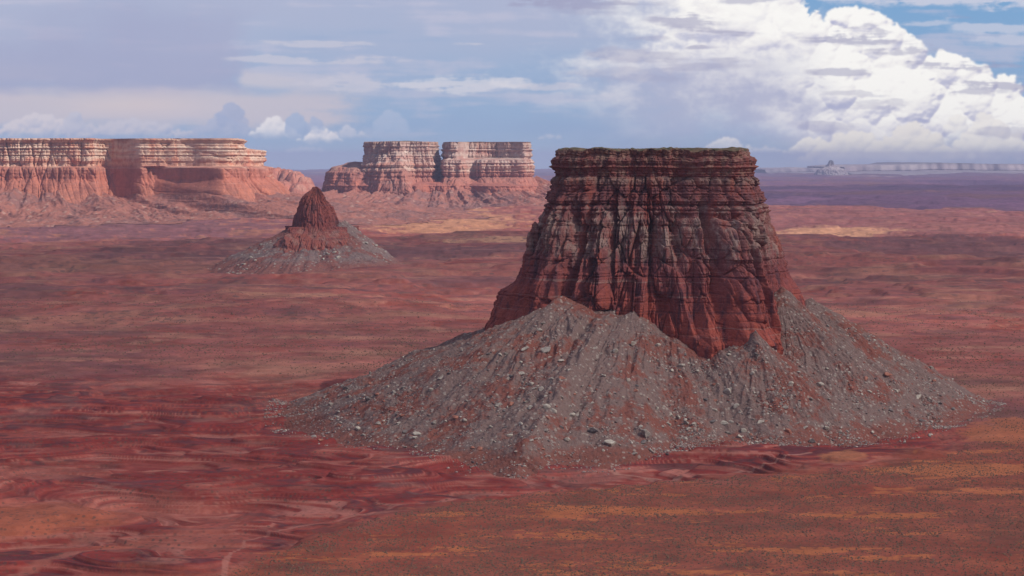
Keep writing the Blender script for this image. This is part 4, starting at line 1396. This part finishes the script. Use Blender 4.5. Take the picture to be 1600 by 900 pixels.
def build_twin_mesa():
    Y0 = 14600.0
    c = np.array([x_at(690, Y0), Y0])
    root = empty('mesa', (c[0], c[1], 0), 'twin topped banded mesa split by a notch, right of the long one', 'mesa')
    def pl(pts): return [(x_at(a, Y), Y) for a, Y in pts]
    yf = 13900
    zt = z_at(221, yf); zs = z_at(277, yf); zb = 10
    m_tm = cliff_material('violet_banded_sandstone', (.46, .17, .115), (.62, .52, .45), (.25, .12, .10),
                          [(0.0, (.36, .14, .105)), (.35, (.37, .145, .11)), (.50, (.37, .165, .13)), (.56, (.52, .36, .29)), (.60, (.42, .19, .145)), (.66, (.47, .32, .27)), (.72, (.38, .20, .165)),
                           (.78, (.47, .35, .30)), (.84, (.37, .21, .18)), (.90, (.44, .31, .27)), (1.0, (.36, .24, .19))], grain=24, z0=10, z1=440, streak=75, pale_band=(.55, .95), pale_amt=.45, white=.3, bump=6, wander=.28)
    # left tower
    cl = np.array([x_at(632, 14300), 14300.0])
    topL = pl([(573, 14300), (570, 14080), (600, 13950), (626, 13900), (634, 13960), (668, 13980), (684, 14200), (680, 14500), (660, 14800), (590, 14800)])
    midL = pl([(563, 14300), (560, 14040), (590, 13850), (634, 13720), (648, 13930), (676, 13960), (690, 14200), (686, 14500), (664, 14850), (580, 14850)])
    lowL = pl([(556, 14300), (552, 14000), (576, 13850), (604, 13720), (642, 13600), (658, 13900), (688, 13930), (700, 14200), (692, 14500), (666, 14900), (570, 14900)])
    th = front_angles(900, 120)
    rock_wall('left_tower', cl, [(zb, lowL), (z_at(300, yf), lowL), (zs, midL), (z_at(236, yf), topL), (zt, topL)], th, 190, zb, zt, m_tm, root, amp=1.9, cell=48, seed=21, tall=200, bedamp=1.6, bedsc=17, bedz=215,
              ledges=((zs, 7, 14), (z_at(262, yf), 5, 10), (z_at(230, yf), 4, 8), (z_at(245, yf), 4, 8)))
    cr = np.array([x_at(762, 14400), 14400.0])
    topR = pl([(694, 14400), (692, 14150), (700, 13980), (716, 13960), (730, 14090), (770, 14150), (800, 14060), (822, 13980), (829, 14100), (830, 14400), (815, 14800), (710, 14800)])
    midR = pl([(690, 14400), (688, 14120), (694, 13900), (720, 13900), (740, 13970), (752, 13900), (790, 13880), (822, 13860), (832, 14040), (834, 14400), (820, 14850), (704, 14850)])
    lowR = pl([(680, 14400), (670, 14050), (690, 13760), (724, 13740), (744, 13800), (756, 13700), (790, 13680), (822, 13700), (840, 13900), (845, 14400), (830, 14900), (700, 14900)])
    rock_wall('right_tower', cr, [(zb, lowR), (z_at(304, yf), lowR), (z_at(276, yf), midR), (z_at(250, yf), midR), (z_at(246, yf), topR), (zt, topR)], th, 190, zb, zt - 2, m_tm, root, amp=1.9, cell=48, seed=27, tall=200, bedamp=1.6, bedsc=17, bedz=215,
              ledges=((zs, 7, 14), (z_at(248, yf), 5, 10), (z_at(232, yf), 4, 12)))
    # low red shoulders that carry both towers
    zc = z_at(258, yf)
    sh0 = pl([(548, 14500), (545, 14150), (600, 14080), (700, 14060), (800, 14060), (826, 14150), (828, 14500), (790, 15000), (580, 15000)])
    sh1 = pl([(508, 14500), (506, 14150), (540, 13960), (590, 13850), (650, 13680), (668, 13800), (740, 13800), (760, 13680), (800, 13660), (838, 13880), (846, 14500), (810, 15200), (560, 15200)])
    sh2 = pl([(494, 14500), (496, 14060), (530, 13820), (556, 13860), (580, 13720), (646, 13540), (670, 13680), (738, 13700), (762, 13540), (808, 13540), (850, 13800), (866, 14500), (820, 15300), (540, 15300)])
    m_sh = cliff_material('red_slickrock', (.48, .155, .10), (.52, .32, .24), (.28, .10, .08), [(0, (.36, .14, .105)), (.6, (.38, .14, .105)), (1, (.34, .17, .14))], grain=24, z0=0, z1=290, streak=80, pale_band=(.8, 1.), pale_amt=.5, white=.12, bump=6)
    th2 = front_angles(1400, 150)
    rock_wall('red_shoulder', c, [(zb, sh2), (z_at(312, yf), sh2), (z_at(300, yf), sh1), (z_at(290, yf), sh1), (z_at(280, yf), sh0)], th2, 110, zb, z_at(284, yf), m_sh, root, amp=2.2, cell=60, seed=33, tall=160, bedamp=.8, topmat=m_sh)
    cn = np.array([x_at(687, 14350), 14350.0])
    rock_wall('saddle', cn, [(zb, pl([(668, 14350), (672, 14080), (702, 14080), (708, 14350), (688, 14700)])), (z_at(266, yf), pl([(672, 14350), (676, 14160), (698, 14160), (702, 14350), (688, 14600)]))],
              th, 80, zb, z_at(266, yf), m_tm, root, amp=.8, cell=20, seed=39, tall=160, bedamp=.8, topmat=m_tm)
    cs = np.array([x_at(556, 14450), 14450.0])
    def ls(x0, x1, f0): return pl([(x0, 14450), (x0 + 4, 14200), ((x0 + x1) / 2, f0), (x1, f0 - 40), (x1 + 20, 14450), (x1, 14900), (x0 + 6, 14800)])
    rock_wall('left_shoulder', cs, [(zb, ls(500, 592, 13880)), (z_at(290, yf), ls(504, 592, 13940)), (z_at(270, yf), ls(511, 592, 14020)), (z_at(262, yf), ls(520, 592, 14080)), (z_at(254, yf), ls(546, 592, 14150))],
              th, 90, zb, z_at(254, yf), m_sh, root, amp=1.3, cell=30, seed=37, tall=160, bedamp=.6, topmat=m_sh)
    tu = np.linspace(-math.pi, math.pi, 1440, endpoint=False)
    rl = np.interp(th2, tu, smooth_wrap(star_radius(sh2, c, tu), tu, 6), period=2 * math.pi)
    zin = np.full(len(th2), 92.0) + 70 * np.exp(-((th2 + .35) / .3) ** 2)
    apron('talus_slope', c, th2, rl - 120, rl + 620, zin, 0, m_mesa_low, root, nr=140, p=1.7, rough=20, cone=.5, freq=9, seed=9)
    return root


build_twin_mesa()


def dome_hills():
    """a heap of slickrock domes as one height field"""
    Y0 = 15600.0
    c = np.array([x_at(452, Y0), Y0])
    nx, ny = 360, 200
    xs = np.linspace(-420, 420, nx); ys = np.linspace(-900, 900, ny)
    X, Yy = np.meshgrid(xs, ys)
    h = np.full(X.shape, -20.0)
    rs = np.random.RandomState(4)
    for px, py, w, dp in ((428, 262, 90, 0), (448, 264, 80, -60), (462, 268, 80, -150), (476, 276, 70, -200), (440, 282, 80, -350), (466, 287, 70, -380), (486, 290, 60, -250), (420, 280, 90, -200)):
        Y = Y0 + dp; zt = z_at(py, Y)
        q = ((X + c[0] - x_at(px, Y)) / (w * 1.35)) ** 2 + ((Yy + c[1] - Y) / (w * 2.6)) ** 2
        h = np.maximum(h, zt * np.clip(1 - q ** 1.6 * .75, -.3, 1))
    h = h + 30 * f2((X + c[0]) / 120, (Yy) / 120, 5, 250, .6) - 14 * np.exp(-(np.abs(f2((X + c[0]) / 90, Yy / 90, 2, 251)) / .08))
    m_d = cliff_material('slickrock_domes', (.52, .18, .115), (.56, .34, .26), (.30, .11, .085), [(0, (.40, .16, .12)), (1, (.40, .15, .11))], grain=24, z0=0, z1=280, streak=80, pale_band=(.3, .9), pale_amt=.3, white=.1, bump=6)
    v = np.stack([X, Yy, h], -1).reshape(-1, 3)
    o = mesh_obj('rock_domes', v, grid_faces(ny, nx), m_d)
    o.location = (c[0], c[1], 0)
    o['label'] = 'cluster of rounded red rock domes in the gap between the two mesas'; o['category'] = 'rock domes'


dome_hills()


def build_far():
    """pale mesas on the horizon at the right, and the white tower beside them"""
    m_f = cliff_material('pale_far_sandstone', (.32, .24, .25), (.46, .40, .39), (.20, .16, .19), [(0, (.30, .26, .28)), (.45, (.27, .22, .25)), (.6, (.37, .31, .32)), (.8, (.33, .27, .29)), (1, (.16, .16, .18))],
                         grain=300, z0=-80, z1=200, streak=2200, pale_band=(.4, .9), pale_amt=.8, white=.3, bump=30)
    Y0 = 56000.0
    def strip(name, label, x0, x1, prof, Y0, depth, seed):
        n = 420
        px = np.linspace(x0, x1, n)
        nz = 46
        s = np.linspace(0, 1, nz)[:, None]
        top = z_at(254, Y0) * 0 + (H + (EYE - np.interp(px, [p[0] for p in prof], [p[1] for p in prof])) / F * Y0)
        top = top + 22 * f2(px / 30, px * 0, 4, seed)
        X = x_at(px, Y0)[None] + 0 * s
        flut = 600 * f2(px / 48, px * 0 + seed, 3, 300 + seed, .5)[None]
        prof_off = np.where(s < .45, 2200 * (1 - s / .45), np.where(s < 1, 260 * (1 - s), 0))
        Yf = Y0 + flut * (1 - s * .45) - prof_off
        zz = -130 + (top[None] + 130) * s
        front = np.stack([X, Yf, zz], -1)
        back = np.stack([X[:1], Yf[-1:] + depth, zz[-1:]], -1)
        back2 = np.stack([X[:1], Yf[-1:] + depth + 500, zz[:1]], -1)
        v = np.concatenate([front, back, back2], 0)
        cx = X.mean()
        v[..., 0] -= cx; v[..., 1] -= Y0
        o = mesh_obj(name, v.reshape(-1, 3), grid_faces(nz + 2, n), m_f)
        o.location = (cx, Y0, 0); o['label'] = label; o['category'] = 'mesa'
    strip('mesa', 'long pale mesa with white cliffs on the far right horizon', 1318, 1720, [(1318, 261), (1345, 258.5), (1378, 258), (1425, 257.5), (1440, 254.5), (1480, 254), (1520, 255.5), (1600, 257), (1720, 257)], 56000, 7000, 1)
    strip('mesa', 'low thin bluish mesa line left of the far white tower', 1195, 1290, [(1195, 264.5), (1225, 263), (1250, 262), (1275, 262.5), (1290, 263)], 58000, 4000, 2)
    root = empty('rock_tower', (x_at(1298, 52000), 52000, 0), 'distant white rock tower standing alone on the horizon', 'rock tower')
    c = np.array([x_at(1298, 52000), 52000.0])
    th = front_angles(200, 50)
    def circ(w, d): return [(c[0] + w * 16.2 * math.cos(a), c[1] + d * 16.2 * math.sin(a)) for a in np.linspace(0, 2 * math.pi, 13)[:-1]]
    z = lambda py: z_at(py, 52000)
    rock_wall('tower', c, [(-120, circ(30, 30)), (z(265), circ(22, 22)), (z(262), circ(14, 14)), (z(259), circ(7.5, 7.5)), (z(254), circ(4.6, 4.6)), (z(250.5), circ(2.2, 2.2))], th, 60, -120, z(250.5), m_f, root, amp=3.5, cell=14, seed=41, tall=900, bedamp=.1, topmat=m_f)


build_far()


# ------------------------------------------------------------------ clouds overhead (out of the picture) whose shade lies on the plain
def build_clouds():
    m = bpy.data.materials.new('cloud_vapour'); m.use_nodes = True
    t = Tree(m.node_tree)
    p = V(t, t.node('ShaderNodeTexCoord').outputs['Object'])
    X, Y, Z = t.sep(p)
    big = t.noise(t.comb(X, Y, 0.), 1 / 2600.0, 4, .55)
    fac = t.ss(big, .36, .50) * .27 + .08
    tr = t.node('ShaderNodeBsdfTransparent'); tl = t.node('ShaderNodeBsdfTranslucent')
    tl.inputs[0].default_value = (.8, .8, .82, 1)
    mx = t.node('ShaderNodeMixShader')
    t.put(mx.inputs[0], fac)
    t.nt.links.new(tr.outputs[0], mx.inputs[1]); t.nt.links.new(tl.outputs[0], mx.inputs[2])
    o = t.node('ShaderNodeOutputMaterial'); t.nt.links.new(mx.outputs[0], o.inputs[0])
    Zc = 3000.0
    off = SUN / SUN[2] * Zc
    for label, cx, cy, rx, ry, seed in (('broad grey cloud high overhead, shading the near plain', 300, 3700, 5200, 4900, 1),
                                        ('long cloud high over the far low country', 6500, 22500, 6200, 9200, 2)):
        n = 160; nr = 40
        th = np.linspace(0, 2 * math.pi, n, endpoint=False)
        s = np.linspace(0, 1, nr)
        S_, T = np.meshgrid(s, th, indexing='ij')
        e = 1 + .22 * f2(np.cos(T) * 2, np.sin(T) * 2, 4, 400 + seed)
        x = rx * S_ * np.cos(T) * e; y = ry * S_ * np.sin(T) * e
        thick = np.sqrt(np.clip(1 - S_ ** 4, 0, 1))
        up = thick * (260 + 160 * f2(x / 900, y / 900, 4, 410)); dn = -thick * (90 + 60 * f2(x / 700, y / 700, 3, 411))
        v = np.concatenate([np.stack([x, y, up], -1).reshape(-1, 3), np.stack([x, y, dn], -1).reshape(-1, 3)])
        f = grid_faces(nr, n, wrap=True)
        f = np.concatenate([f, f[:, ::-1] + nr * n])
        c = mesh_obj('cloud', v, f, m, smooth=True)
        c.location = (cx + off[0], cy + off[1], Zc)
        c['kind'] = 'stuff'; c['label'] = label; c['category'] = 'cloud'


build_clouds()


# ------------------------------------------------------------------ air
def build_haze():
    L = 84000.0
    z0, z1 = -260.0, 560.0
    v = [(-L, -3000, z0), (L, -3000, z0), (L, L, z0), (-L, L, z0), (-L, -3000, z1), (L, -3000, z1), (L, L, z1), (-L, L, z1)]
    f = [(0, 3, 2, 1), (4, 5, 6, 7), (0, 1, 5, 4), (1, 2, 6, 5), (2, 3, 7, 6), (3, 0, 4, 7)]
    m = bpy.data.materials.new('air'); m.use_nodes = True
    t = Tree(m.node_tree)
    pv = t.node('ShaderNodeVolumePrincipled')
    pv.inputs['Color'].default_value = (.62, .66, 1.0, 1)
    pv.inputs['Density'].default_value = HAZE
    pv.inputs['Anisotropy'].default_value = 0.0
    o = t.node('ShaderNodeOutputMaterial'); t.nt.links.new(pv.outputs[0], o.inputs['Volume'])
    h = mesh_obj('haze', v, f, m)
    h['kind'] = 'stuff'; h['label'] = 'bluish air that pales the far country'; h['category'] = 'haze'


HAZE = 1.5e-5
build_haze()

print('built in', round(time.time() - T0, 1))
